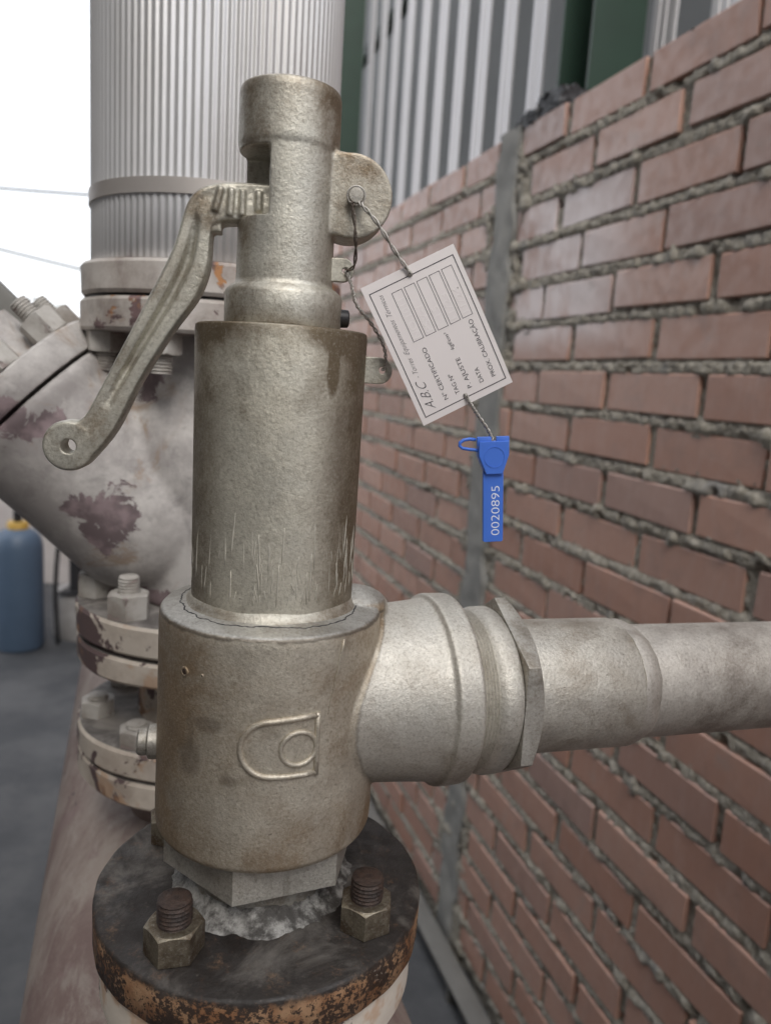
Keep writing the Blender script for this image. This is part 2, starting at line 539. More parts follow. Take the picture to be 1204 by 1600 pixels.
def alu_mat():
    t = NT('ribbed_aluminium')
    c = t.mix(t.ramp(t.noise(8, 4, 0.6, stretch=(1, 1, .25)), 0.4, 0.7), (0.68, 0.68, 0.69), (0.54, 0.525, 0.51))
    return t.out(c, 0.42, 0.5)
M['alu'] = alu_mat()
M['strap'] = plain('dull_strap', (0.50, 0.465, 0.44), 0.5, 0.6, 0.15, 20)
def brick_mat():
    t = NT('clay_brick')
    oi = t.n('ShaderNodeObjectInfo')
    rnd = oi.outputs['Random']
    c = t.mix(rnd, (0.385, 0.210, 0.155), (0.475, 0.29, 0.228))
    c = t.mix(t.ramp(t.math('FRACT', t.math('MULTIPLY', rnd, 7.31)), 0.7, 1.0, 0.0, 0.6), c, (0.29, 0.20, 0.18))
    c = t.mix(t.math('MULTIPLY', t.ramp(t.noise(24, 5, 0.65, stretch=(1.6, 1.6, 0.4), world=True), 0.42, 0.75), 0.3), c, (0.47, 0.35, 0.305))
    c = t.mix(t.math('MULTIPLY', t.ramp(t.noise(14, 5, 0.6, world=True), 0.5, 0.75), 0.5), c, (0.28, 0.19, 0.162))
    # lime bloom washed down a patch of the wall beside the concrete column
    tc = t.n('ShaderNodeTexCoord')
    p = t.sep(world=True)
    # distance along the wall (t) from world x,y
    tt = t.math('ADD', t.math('MULTIPLY', p[0], math.sin(R(-18.5))), t.math('MULTIPLY', p[1], math.cos(R(-18.5))))
    mt = t.math('MULTIPLY', t.ramp(tt, 1.12, 1.36), t.ramp(tt, 1.60, 1.68, 1.0, 0.0))
    mz = t.math('MULTIPLY', t.ramp(p[2], 1.56, 1.63), t.ramp(p[2], 1.84, 1.97, 1.0, 0.0))
    bl = t.math('MULTIPLY', t.math('MULTIPLY', mt, mz), t.ramp(t.noise(7, 4, 0.6, stretch=(1, 1, 0.6), world=True), 0.30, 0.54))
    c = t.mix(t.math('MULTIPLY', bl, 0.8), c, (0.74, 0.66, 0.655))
    c = t.mix(t.math('MULTIPLY', t.ramp(t.noise(11, 8, 0.72, world=True), 0.58, 0.74), 0.45), c, (0.33, 0.28, 0.25))
    c = t.mix(t.math('MULTIPLY', t.ramp(t.noise(160, 5, 0.75, world=True), 0.56, 0.74), 0.35), c, (0.20, 0.13, 0.11))
    t.bump(t.noise(220, 3, 0.6, stretch=(1, 1, 0.3), world=True), 0.15, 0.001)
    t.bump(t.noise(60, 4, 0.6, world=True), 0.25, 0.002)
    return t.out(c, t.ramp(t.noise(40, 3, world=True), 0.3, 0.7, 0.30, 0.55), 0.0, 0.55)
M['brick'] = brick_mat()
def mortar_mat():
    t = NT('cement_mortar')
    c = t.mix(t.ramp(t.noise(90, 6, 0.7), 0.35, 0.68), (0.25, 0.23, 0.19), (0.48, 0.445, 0.38))
    c = t.mix(t.ramp(t.noise(9, 4), 0.5, 0.8), c, (0.27, 0.265, 0.26))
    t.bump(t.noise(160, 6, 0.75), 0.8, 0.006)
    return t.out(c, 0.92)
M['mortar'] = mortar_mat()
def concrete_mat(name, a, b, sc=6, bump=0.4, bd=0.003, rough=0.85):
    t = NT(name)
    c = t.mix(t.ramp(t.noise(sc, 7, 0.65), 0.36, 0.68), a, b)
    c = t.mix(t.math('MULTIPLY', t.ramp(t.noise(sc * 14, 5, 0.7), 0.55, 0.75), 0.35), c, tuple(x * 0.6 for x in a))
    t.bump(t.noise(sc * 22, 5, 0.7), bump, bd)
    return t.out(c, rough)
M['column'] = concrete_mat('column_concrete', (0.215, 0.215, 0.205), (0.31, 0.305, 0.285), 8)
M['floor'] = concrete_mat('yard_concrete', (0.045, 0.048, 0.054), (0.088, 0.090, 0.095), 2.6, 0.3, 0.004, 0.7)
M['plaster'] = concrete_mat('pale_plaster', (0.55, 0.50, 0.48), (0.66, 0.62, 0.60), 2.5)
M['plinth'] = concrete_mat('plinth_concrete', (0.25, 0.24, 0.235), (0.36, 0.35, 0.34), 6)
M['house'] = concrete_mat('shade_house_render', (0.20, 0.19, 0.18), (0.27, 0.26, 0.245), 1.5)
M['tank'] = plain('grey_tank_paint', (0.20, 0.205, 0.21), 0.5, 0.1, 0.2, 4)
def sheet_mat():
    t = NT('galvanised_sheet')
    c = t.mix(t.noise(5, 5, 0.6, stretch=(1, 1, 0.15)), (0.48, 0.475, 0.49), (0.62, 0.61, 0.62))
    c = t.mix(t.math('MULTIPLY', t.ramp(t.noise(3, 5, stretch=(4, 4, .4)), 0.55, 0.75), 0.3), c, (0.33, 0.31, 0.30))
    return t.out(c, 0.42, 0.3)
M['sheet'] = sheet_mat()
M['back'] = plain('gap_shade_sheet', (0.18, 0.188, 0.19), 0.6, 0.1, 0.2, 3)  # dark tone stands for the shade seen between the slats
M['green'] = plain('green_steel_paint', (0.012, 0.034, 0.022), 0.5, 0.0, 0.3, 8)
M['card'] = plain('white_card', (0.76, 0.71, 0.70), 0.65, 0, 0.02, 30, 0.03)
M['ink'] = plain('black_ink', (0.045, 0.042, 0.05), 0.7, 0, 0.2, 200, 0.0)
M['emboss'] = plain('embossed_card', (0.80, 0.755, 0.745), 0.5, 0, 0.02, 30, 0.03)
M['wire'] = silver('seal_wire_steel', 0.5, 0.8, light=(0.50, 0.48, 0.45), dirt=(0.2, 0.16, 0.13), scale=200)
M['wire_dark'] = silver('old_wire_steel', 0.3, 0.6, light=(0.24, 0.2, 0.17), dirt=(0.09, 0.07, 0.06), scale=200)
M['blue'] = plain('blue_plastic', (0.060, 0.175, 0.66), 0.42, 0, 0.05, 40, 0.02)
M['white_ink'] = plain('white_print', (0.82, 0.84, 0.88), 0.6, 0, 0.02, 100, 0.0)
M['gas_blue'] = plain('grey_blue_paint', (0.075, 0.115, 0.175), 0.45, 0, 0.12, 10, 0.05)
M['yellow'] = plain('yellow_paint', (0.52, 0.33, 0.07), 0.5, 0, 0.2, 30)
M['sticker'] = plain('yellow_green_sticker', (0.16, 0.19, 0.07), 0.6, 0, 0.2, 30)
M['grey_pipe'] = plain('grey_painted_pipe', (0.22, 0.215, 0.20), 0.6, 0, 0.2, 20)
M['rail'] = plain('dull_rail_paint', (0.15, 0.148, 0.14), 0.7, 0.1, 0.3, 14)
M['hill'] = plain('hazy_hill', (0.42, 0.40, 0.33), 0.95, 0, 0.25, 0.02, 0.0)  # pale tone imitates bright haze washing out the distant hills
M['foliage'] = plain('leaf_green', (0.08, 0.11, 0.05), 0.8, 0, 0.35, 6)
M['bark'] = plain('bark', (0.14, 0.11, 0.08), 0.9, 0, 0.3, 30)

# ------------------------------------------------------------------ setting: ground, hills
g = MB()
g.add([(-900, -900, 0), (900, -900, 0), (900, 900, 0), (-900, 900, 0)], [(0, 1, 2, 3)])
tag(g.build('ground', M['floor']), kind='structure')
hb = MB()
hx = np.linspace(-700, 120, 50)
prof = 14 + 45 * np.exp(-((hx + 470) / 110) ** 2) + 20 * np.exp(-((hx + 160) / 130) ** 2) + 5 * np.sin(hx / 23.0)
vv = [(x, 760, -1) for x in hx] + [(x, 800, max(2, h)) for x, h in zip(hx, prof)] + [(x, 860, -1) for x in hx]
ff = []
for i in range(49):
    ff += [(i, i + 1, 51 + i, 50 + i), (50 + i, 51 + i, 101 + i, 100 + i)]
hb.add(vv, ff)
tag(hb.build('hills', M['hill'], ang=180), kind='structure')

# added unseen building on the left, put there to block sky light
# wall frame: x = along the wall away from the camera, y = out of the wall to the camera's side
WA = R(-18.5)
WDIR = Vector((math.sin(WA), math.cos(WA), 0))
EDIR = Vector((math.cos(WA), -math.sin(WA), 0))
WD = 0.82
wall_rz = R(90 + 18.5)

# ------------------------------------------------------------------ added light-blocking building
bh = empty('added_shade_house', EDIR * -1.75, wall_rz, 'added unseen grey building that blocks light across from the brick wall', 'building')
q = MB(); q.box(-7.0, 3.2, 0, 3.0, 0, 6.4); q.build('wall', M['house'], bh)
q = MB(); q.box(-7.1, 3.3, -0.15, 3.1, 6.4, 6.55); q.build('roof_slab', M['house'], bh)
for xw in (-5.5, -2.5, 0.5):
    q = MB(); q.box(xw, xw + 1.4, -0.03, 0.0, 2.6, 3.7); f_ = q.build('window', M['green'], bh)
    q = MB(); q.box(xw + .06, xw + 1.34, -0.04, -0.03, 2.66, 3.64); q.build('pane', M['dark'], f_)

# unseen tank added behind the camera to shade the lower wall and valve
tk = empty('added_shade_tank', WDIR * -1.95 + EDIR * 0.02, wall_rz, 'added unseen grey tank that shades the lower part of the brick wall', 'tank')
q = MB(); q.lathe([(0.70, 0.12), (0.72, 0.14), (0.72, 2.60), (0.70, 2.67), (0.55, 2.77), (0.25, 2.83), (0.05, 2.84)], 64); q.build('shell', M['tank'], tk)
for z in (0.8, 1.6, 2.4):
    q = MB(); q.ring([(0.715, z), (0.735, z), (0.735, z + .05), (0.715, z + .05)], 64); q.build('hoop', M['tank'], tk)
q = MB(); q.lathe([(0.76, 0), (0.76, 0.12), (0.5, 0.12)], 48); q.build('plinth', M['plinth'], tk)

# ------------------------------------------------------------------ brick wall
wall = empty('brick_wall', EDIR * WD, wall_rz, 'long red brick wall with rough grey mortar joints and a concrete column', 'wall')
PITCH, BH, BL = 0.0885, 0.0665, 0.238
COL0, COL1 = 1.650, 1.768
X_NEAR, X_FAR = 0.40, 3.46
def brick_mesh(k):
    bm = bmesh.new()
    bmesh.ops.create_cube(bm, size=1)
    rr = random.Random(k)
    bmesh.ops.scale(bm, vec=(BL, 0.11, BH), verts=bm.verts)
    for v in bm.verts:
        v.co += Vector((rr.uniform(-1, 1), rr.uniform(-.6, .6), rr.uniform(-1, 1))) * 0.0022
    bmesh.ops.bevel(bm, geom=list(bm.edges), offset=0.0022, segments=1, affect='EDGES', profile=0.6)
    me = bpy.data.meshes.new('brick')
    bm.to_mesh(me)
    bm.free()
    me.shade_smooth()
    me.set_sharp_from_angle(angle=R(25))
    me.materials.append(M['brick'])
    return me
bmeshes = [brick_mesh(k) for k in range(8)]
heads = []
stuff = MB()
nb = 0
for k in range(23):
    zb = 2.001 - PITCH * k
    rr = random.Random(100 + k)
    off = (0.0 if k % 2 == 0 else 0.1275) + rr.uniform(-0.018, 0.018) + 0.967
    n0 = int(math.floor((-0.5 - off) / 0.255))
    x = off + n0 * 0.255
    row = []
    while x < 4.7:
        row.append((x + rr.uniform(0.005, 0.011), x + 0.008 + BL + rr.uniform(-0.006, 0.005)))
        x += 0.255
    for (a, b) in row:
        segs = []
        if b < COL0 - 0.01 or a > COL1 + 0.01:
            segs = [(a, b)]
        else:
            if a < COL0 - 0.04: segs.append((a, COL0 - 0.004))
            if b > COL1 + 0.04: segs.append((COL1 + 0.004, b))
        for (a2, b2) in segs:
            heads.append((k, b2))
            cy = -0.055 + rr.uniform(-0.003, 0.003)
            cz = zb + BH / 2 + rr.uniform(-0.0025, 0.0025)
            cx = (a2 + b2) / 2
            if X_NEAR < b2 and a2 < X_FAR and nb < 300:
                o = bpy.data.objects.new('brick', bmeshes[rr.randrange(8)])
                col.objects.link(o)
                o.parent = wall
                o.location = (cx, cy, cz)
                o.scale = ((b2 - a2) / BL, 1, 1)
                o.rotation_euler = (R(rr.uniform(-.9, .9)), R(rr.uniform(-.5, .5)), R(rr.uniform(-.7, .7)))
                nb += 1
            else:
                stuff.box(a2, b2, -0.11, cy + 0.055, zb, zb + BH)
so = stuff.build('brick_courses', M['brick'], wall, bevel=0.004, seg=1)
so['kind'] = 'stuff'
# mortar: recessed under each brick, squeezed out onto the top of the one below
nx, nz = 700, 410
X, Z = np.meshgrid(np.linspace(0.1, 3.6, nx), np.linspace(0.0, 2.062, nz), indexing='ij')
ph = ((Z - (2.001 - 40 * PITCH)) % PITCH)
fj = np.clip((ph - BH) / (PITCH - BH), 0, 1)
Y = 0.0 - 0.007 * np.clip((fj - 0.70) / 0.30, 0, 1) ** 1.3
Y = np.where(ph < BH, -0.005, Y)
rough = (vnoise(X, Z, 0.007, 1) - 0.5) * 0.007 + (vnoise(X, Z, 0.016, 5) - 0.5) * 0.003 + (vnoise(X, Z, 0.05, 2) - 0.5) * 0.003
hol = vnoise(X, Z, 0.022, 6)
Y += rough - np.where(hol > 0.78, (hol - 0.78) * 0.07, 0)
lump = vnoise(X, Z, 0.10, 3) * 0.6 + vnoise(X, Z, 0.02, 4) * 0.4
Y += np.where(lump > 0.70, (lump - 0.70) * 0.05, 0)
edge = np.minimum(abs(X - COL0), abs(X - COL1))
Y += np.where((edge < 0.05) & (vnoise(X, Z, 0.05, 8) > 0.5), 0.007, 0)
Y = np.where((ph > 0.007) & (ph < BH - 0.007) & (edge > 0.03), np.minimum(Y, -0.0042), Y)
Y = np.minimum(Y, 0.006)
vs = np.stack([X, Y, Z], -1).reshape(-1, 3)
idx = np.arange(nx * nz).reshape(nx, nz)
fs = np.stack([idx[:-1, :-1], idx[1:, :-1], idx[1:, 1:], idx[:-1, 1:]], -1).reshape(-1, 4)
me = bpy.data.meshes.new('mortar')
me.vertices.add(len(vs)); me.vertices.foreach_set('co', vs.ravel())
me.loops.add(fs.size); me.loops.foreach_set('vertex_index', fs.ravel().astype(np.int32))
me.polygons.add(len(fs)); me.polygons.foreach_set('loop_start', np.arange(0, fs.size, 4, dtype=np.int32))
me.update(calc_edges=True)
me.shade_smooth()
link('mortar', me, M['mortar'], wall)
core = MB()
core.box(-0.5, 4.7, -0.135, -0.085, 0, 2.05)
core.box(-0.5, 0.1, -0.085, -0.008, 0, 2.06)
core.box(3.6, 4.7, -0.085, -0.008, 0, 2.06)
core.build('core', M['mortar'], wall)
# concrete column cast between the two lengths of brickwork
nx, nz = 16, 170
X, Z = np.meshgrid(np.linspace(COL0, COL1, nx), np.linspace(0, 2.075, nz), indexing='ij')
e0 = (vnoise(X * 0, Z, 0.06, 21) - 0.5) * 0.03
e1 = (vnoise(X * 0, Z, 0.05, 22) - 0.5) * 0.03
u = (X - COL0) / (COL1 - COL0)
X2 = X + e0 * (1 - u) + e1 * u
Y = 0.007 + (vnoise(X, Z, 0.03, 23) - 0.5) * 0.004 - 0.02 * (np.abs(u * 2 - 1) > 0.99) + (vnoise(X, Z, .25, 24) - .5) * .006
vs = np.stack([X2, Y, Z], -1).reshape(-1, 3).tolist()
idx = np.arange(nx * nz).reshape(nx, nz)
fs = np.stack([idx[:-1, :-1], idx[1:, :-1], idx[1:, 1:], idx[:-1, 1:]], -1).reshape(-1, 4).tolist()
b0 = len(vs)
vs += [(COL0 + .002, -0.13, 2.07), (COL1 - .002, -0.13, 2.07), (COL0 + .002, .0, 2.07), (COL1 - .002, .0, 2.07)]
fs.append([b0, b0 + 1, b0 + 3, b0 + 2])
me = bpy.data.meshes.new('concrete_column')
me.from_pydata(vs, [], fs)
me.shade_smooth()
link('concrete_column', me, M['column'], wall)
# torn black membrane left on the head of the column
mb = MB()
for (x0, x1, z0, z1, y) in ((1.50, 1.60, 2.066, 2.112, -0.002), (1.59, 1.68, 2.066, 2.094, 0.004)):
    mb.box(x0, x1, y - 0.06, y, z0, z1)
mm = applied(mb.mesh('membrane'), [('SUBSURF', dict(levels=3, subdivision_type='SIMPLE'))], 30)
for v in mm.vertices:
    v.co += Vector((random.uniform(-1, 1), random.uniform(-1, 1), random.uniform(-1, 1))) * 0.004
tag(link('rubber_offcut', mm, M['dark']), 'torn black rubber offcut lying on top of the brick wall beside the column', 'rubber')
bpy.data.objects['rubber_offcut'].matrix_world = Matrix.Translation(EDIR * WD) @ Matrix.Rotation(wall_rz, 4, 'Z')

# ------------------------------------------------------------------ profiled sheet cladding behind the wall
SD = 1.20
clad = empty('metal_cladding', EDIR * SD, wall_rz, 'screen of pale vertical metal slats standing above and behind the brick wall', 'cladding')
P = 0.2165
def slat_mesh():
    pts = [(-0.046, -0.008), (-0.046, -0.002), (-0.042, 0.0), (-0.020, 0.0), (-0.017, -0.004), (-0.011, -0.004), (-0.008, 0.0), (0.008, 0.0), (0.011, -0.004), (0.017, -0.004), (0.020, 0.0), (0.042, 0.0), (0.046, -0.002), (0.046, -0.008)]
    n = len(pts)
    v = [(x, y, z) for z in (1.3, 5.2) for x, y in pts]
    q = MB(); q.add(v, [(i, i + 1, n + i + 1, n + i) for i in range(n - 1)])
    return applied(q.mesh('slat', 20), [('SOLIDIFY', dict(thickness=0.0012))], 20)
slm = slat_mesh()
slm.materials.append(M['sheet'])
for i in range(-9, 30):
    o = bpy.data.objects.new('slat', slm)
    col.objects.link(o)
    o.parent = clad
    o.location = (2.163 + i * P, 0, 0)
q = MB()
for z in (1.45, 3.3, 5.0):
    q = MB(); q.box(0.1, 8.6, -0.085, -0.037, z, z + 0.05); q.build('rail', M['green'], clad)
q = MB(); q.box(0.1, 9.0, -0.42, -0.40, 0, 5.2); q.build('back_sheet', M['back'], clad)

def ibeam(name, x, d, z0, z1, label):
    o = empty(name, EDIR * d + WDIR * x, wall_rz, label, 'column', 'green steel columns of the shed')
    a = MB(); a.box(-0.075, -0.067, -0.07, 0.07, 0, z1); a.build('flange_plate', M['green'], o)
    a = MB(); a.box(0.067, 0.075, -0.07, 0.07, 0, z1); a.build('flange_plate', M['green'], o)
    a = MB(); a.box(-0.067, 0.067, -0.004, 0.004, 0, z1); a.build('web', M['green'], o)
ibeam('steel_column', 1.80, 1.08, 0, 5.2, 'dark green steel column behind the wall at the upper right')
ibeam('steel_column', 4.36, 1.08, 0, 5.2, 'dark green steel column beside the ribbed pipe jacket')

# flat steel rail laid along the foot of the wall
fr_ = empty('floor_rail', EDIR * WD, wall_rz, 'dull grey steel rail running along the foot of the brick wall', 'rail')
q = MB(); q.box(-0.4, 4.4, 0.030, 0.082, 0.050, 0.058); q.build('top_plate', M['rail'], fr_, bevel=0.001)
q = MB(); q.box(-0.4, 4.4, 0.052, 0.060, 0.0, 0.0497); q.build('web_plate', M['rail'], fr_, bevel=0.001)
for t in (0.5, 1.5, 2.5, 3.5):
    q = MB(); q.box(t, t + 0.008, 0.0602, 0.080, 0.0, 0.0495); q.build('stiffener', M['rail'], fr_)

# ------------------------------------------------------------------ header pipe
AX = Vector((-0.05309, 0.36617, 0))          # axis of the relief valve in plan
HZ, HR = 0.96, 0.15
hd = empty('header_pipe', AX + Vector((0, 0, 0)), R(18.5), 'wide steam header pipe with worn pinkish grey paint under the valves', 'pipe')
m = MB()
m.lathe([(HR, -0.55), (HR, -0.2), (HR, 0.2), (HR, 0.8), (HR, 1.15), (HR * .93, 1.21), (HR * .7, 1.25), (0.02, 1.265)], 96, Matrix.Translation((0, 0, HZ)) @ Matrix.Rotation(R(-90), 4, 'X'))
m.build('barrel', M['header'], hd)
for s in (-0.35, 0.75):
    m = MB()
    m.box(-0.10, 0.10, s - 0.04, s + 0.04, 0, HZ - 0.11)
    m.box(-0.16, 0.16, s - 0.07, s + 0.07, 0, 0.02)
    m.build('saddle', M['grey_pipe'], hd, bevel=0.004)

# ------------------------------------------------------------------ mounting flange under the relief valve
def hexnut(mb, r, h, M4, bore=0):
    n = 6
    mb.lathe([(r * .93, 0), (r, h * .08), (r, h * .86), (r * .88, h)], 6, M4)
def nut_mesh(af, h, hole):
    """hex nut with chamfered corners, axis z"""
    R6 = af / 2 / math.cos(R(30))
    v, f = [], []
    N = 48
    def rad(a):
        k = ((a + math.pi / 6) % (math.pi / 3)) - math.pi / 6
        return (af / 2) / math.cos(k)
    rows = [(0, 0), (0, 1), (h * .88, 1), (h, 2), (h, 3), (0, 3)]
    for z, t in rows:
        for i in range(N):
            a = 2 * math.pi * i / N
            q = rad(a)
            r = {0: min(q, af / 2 * 1.03), 1: q, 2: af / 2 * .97, 3: hole}[t]
            zz = z
            if t == 1 and z > 0:
                zz = h - max(0, (q - af / 2 * .97)) * 0.6
            v.append((r * math.cos(a), r * math.sin(a), zz))
    for k in range(len(rows)):
        k2 = (k + 1) % len(rows)
        for i in range(N):
            j = (i + 1) % N
            f.append((k * N + i, k * N + j, k2 * N + j, k2 * N + i))
    m = MB(); m.add(v, f)
    return m.mesh('nut', 22)
def stud_mesh(r, h, pitch=0.002):
    prof = []
    z = 0
    while z < h - pitch:
        prof += [(r, z), (r * .86, z + pitch * .5)]
        z += pitch
    prof += [(r * .95, z), (r * .8, h)]
    m = MB(); m.lathe(prof, 28)
    return m.mesh('stud', 60)
fl = empty('pipe_flange', AX + Vector((0, 0, 1.238)), R(8.25), 'round black oily flange with a rusty orange rim under the silver valve', 'flange')
FR = 0.0835
m = MB()
m.lathe([(0.03, -0.0225), (FR - .002, -0.0225), (FR, -0.0205), (FR, -0.0015), (FR - .0006, -0.0004), (FR - .002, 0), (0.045, 0.0002), (0.03, 0.0008)], 128,
        wob=lambda r, a, z: r + (0.0002 * math.sin(9 * a + z * 300) + 0.0002 * math.sin(23 * a) if r > .08 else 0))
m.build('disc', M['flange'], fl, ang=50)
_l = rng.normal(0, 1, 160)
LN = 0.0007 * sum(np.roll(_l, q_) for q_ in range(-3, 4)) / 7 ** 0.5
def lumpy(a):
    k = int(a / (2 * math.pi) * 160) % 160
    return (0.0011 * math.sin(3 * a + 1) + 0.0007 * math.sin(8 * a) + LN[k], 0.0005 * math.sin(7 * a) + LN[(k * 3) % 160] * 0.6)
m = MB()
m.ring([(0.026, -0.002), (0.0480, -0.0006), (0.0455, 0.0008), (0.0425, 0.0024), (0.0390, 0.0052), (0.0372, 0.0090), (0.026, 0.0100)], 160, None, lumpy)
m.build('weld_bead', M['weld'], fl, ang=80)
nutm = nut_mesh(0.0235, 0.0140, 0.0076)
nutm.materials.append(M['nut'])
studm = stud_mesh(0.0080, 0.0265)
studm.materials.append(M['stud'])
wm = MB(); wm.ring([(0.009, 0), (0.0155, 0), (0.0152, 0.0022), (0.009, 0.0022)], 32)
for i, (a, tilt, hh) in enumerate(((-127, 7, 1.0), (-37, 22, .97), (143, 40, 1.0), (53, 15, 1.0))):
    s = link('stud', studm, None, fl)
    s.location = (0.0635 * math.cos(R(a)), 0.0635 * math.sin(R(a)), 0.0)
    s.scale = (1, 1, hh)
    n = bpy.data.objects.new('nut', nutm); col.objects.link(n); n.parent = s
    n.rotation_euler = (0, 0, R(tilt + 30))
    n.location = (0, 0, 0.0005)
lo = empty('neck_flange', AX + Vector((0, 0, 1.122)), R(8.25), 'pale painted lower flange and neck standing on the header under the rusty flange', 'flange')
m = MB()
m.lathe([(0.03, .0905), (FR - .004, .0905), (FR - .003, .089), (FR - .003, .070), (FR - .005, .0685), (0.046, .066), (.038, .05), (.036, .0), (.036, -.03)], 96)
m.build('neck', M['dusty_flange'], lo)
m = MB(); m.ring([(0.03, .0906), (.070, .0906), (.070, .0932), (.03, .0932)], 64); m.build('gasket', M['dark'], lo)
for a in (-127, -37, 143, 53):
    m = MB()
    m.add([tuple(v.co) for v in nutm.vertices], [tuple(p.vertices) for p in nutm.polygons],
          Matrix.Translation((0.0635 * math.cos(R(a)), 0.0635 * math.sin(R(a)), 0.0545)))
    m.build('nut', M['nut'], lo, ang=22)

# ------------------------------------------------------------------ relief valve
vz = 1.226
sv = empty('relief_valve', AX + Vector((0, 0, vz)), R(8.25), 'tall silver painted safety relief valve with a hand lever, in the foreground', 'valve')
# hexagon foot
m = MB()
m.lathe([(0.030, 0.009), (0.0365, 0.018), (0.0365, 0.036)], 48)
m.build('nozzle', M['steel_dirty'], sv)
hexm = nut_mesh(0.0870, 0.0230, 0.028)
ho = link('hexagon', hexm, M['neck'], sv)
ho.location = (0, 0, 0.0310)
ho.rotation_euler = (0, 0, R(-75))
# body with outlet neck: one casting
OD = 10.15
OZ = 0.1115
MO = Matrix.Rotation(R(OD), 4, 'Z') @ Matrix.Translation((0, 0, OZ)) @ Matrix.Rotation(R(90), 4, 'Y')
m = MB()
m.lathe([(0.040, 0.0495), (0.0512, 0.0496), (0.0532, 0.0508), (0.0543, 0.0530), (0.0545, 0.060), (0.0540, 0.10), (0.0537, 0.157), (0.0533, 0.1605), (0.052, 0.1618), (0.040, 0.1645)], 128)
m.lathe([(0.0450, 0.015), (0.0452, 0.050), (0.0464, 0.066), (0.0478, 0.0805), (0.0484, 0.0825), (0.0506, 0.0838), (0.0508, 0.0850), (0.0506, 0.0962), (0.0498, 0.0975), (0.030, 0.0975)], 128, MO)
m.sphere((0.040, 0.006, 0.160), 0.0125, sc=(1.5, 1.4, .8))
bodym = cast(m.mesh('body'), 0.00080, 4)
body = link('body', bodym, M['body'], sv)
# emblem: a raised D outline with a ring inside it
def wrap(u, z, r=0.0541):
    return (u, -math.sqrt(r * r - u * u), z)
m = MB()
dpts = [(0.0222, 0.0982), (0.0222, 0.105), (0.0222, 0.112), (0.0221, 0.119), (0.0220, 0.1255), (0.015, 0.1252), (0.008, 0.1248), (0.003, 0.1243)]
dpts += [(0.002 + 0.0135 * math.cos(R(a)), 0.1112 + 0.0131 * math.sin(R(a))) for a in range(100, 265, 12)]
dpts += [(0.003, 0.0981), (0.009, 0.0980), (0.016, 0.0980)]
m.tube([wrap(u, z) for u, z in [(0.0222, 0.0982)] + [(0.0160, 0.0980), (0.0090, 0.0980), (0.003, 0.0981)] + dpts[8:-3][::-1] + [(0.003, 0.1243), (0.008, 0.1248), (0.015, 0.1252), (0.0220, 0.1255)]], 0.00135, 10)
m.tube([wrap(u, z) for u, z in ((0.0222, 0.0970), (0.0222, 0.105), (0.0222, 0.112), (0.0221, 0.119), (0.0220, 0.1267))], 0.00135, 10)
m.build('emblem_outline', M['body'], sv, ang=180)
m = MB()
m.tube([wrap(u, z) for u, z in circ(0.0140, 0.1108, 0.0078, 36)], 0.00115, 10, closed=True)
m.build('emblem_ring', M['body'], sv, ang=180)
m = MB()
m.tube([wrap(0.0325 - 0.0006 * i + 0.0002 * math.sin(i * 2.1), 0.1585 - 0.0034 * i, 0.0540) for i in range(11)], [0.0005, .0007, .0005, .0006, .0004, .0005, .0004, .0003, .0003, .0002, .0001], 8)
m.build('casting_seam', M['body'], sv, ang=180)
for (u_, z_, r_) in ((-0.0372, 0.1412, 0.0018), (-0.0290, 0.1418, 0.0006)):
    m = MB()
    py = -math.sqrt(0.0541 ** 2 - u_ ** 2)
    aa = math.atan2(py, u_)
    m.ring([(r_ * .55, -.0006), (r_ * 1.5, -.0006), (r_ * 1.15, .00030), (r_ * .8, .00025)], 20, Matrix.Translation((u_, py, z_)) @ Matrix.Rotation(aa, 4, 'Z') @ Matrix.Rotation(R(90), 4, 'Y'))
    m.build('casting_pit', M['body'], sv, ang=180)
    m = MB()
    m.lathe([(r_ * .8, -.0004), (r_ * .75, .00012), (r_ * .2, .0001)], 16, Matrix.Translation((u_, py, z_)) @ Matrix.Rotation(aa, 4, 'Z') @ Matrix.Rotation(R(90), 4, 'Y'))
    m.build('pit_floor', M['stud'], sv, ang=180)
# plug on the left of the body
m = MB()
MP = Matrix.Translation((0, -0.002, 0.0896)) @ Matrix.Rotation(R(-90), 4, 'Y')
m.lathe([(0.0086, 0.050), (0.0086, 0.0575), (0.0078, 0.0580), (0.0064, 0.0582), (0.0068, 0.0586), (0.0068, 0.0622), (0.0060, 0.0632)], 28, MP)
m.build('side_plug', M['steel_dirty'], sv)
# fillet between body and bonnet, with a ragged dark crack in the paint round it
m = MB()
m.ring([(0.037, 0.161), (0.0428, 0.1632), (0.0412, 0.1644), (0.0400, 0.1658), (0.0386, 0.1685), (0.037, 0.1685)], 200, None,
       lambda a: (0.0002 * math.sin(7 * a), 0.0001 * math.sin(11 * a)))
m.build('weld_fillet', M['cap'], sv, ang=80)
m = MB()
cr = random.Random(5)
cp, ph_ = [], 0.0
for i in range(220):
    a = 2 * math.pi * i / 220
    ph_ = ph_ * 0.75 + cr.uniform(-1, 1) * 0.0006
    rr_ = 0.0438 + ph_ + 0.0006 * math.sin(5 * a)
    cp.append((rr_ * math.cos(a), rr_ * math.sin(a), 0.1634 - (rr_ - 0.0438) * 0.25 + 0.0002))
m.tube(cp, [0.00022 + 0.00018 * cr.random() for _ in cp], 6, closed=True)
m.build('paint_crack', M['dark'], sv, ang=180)
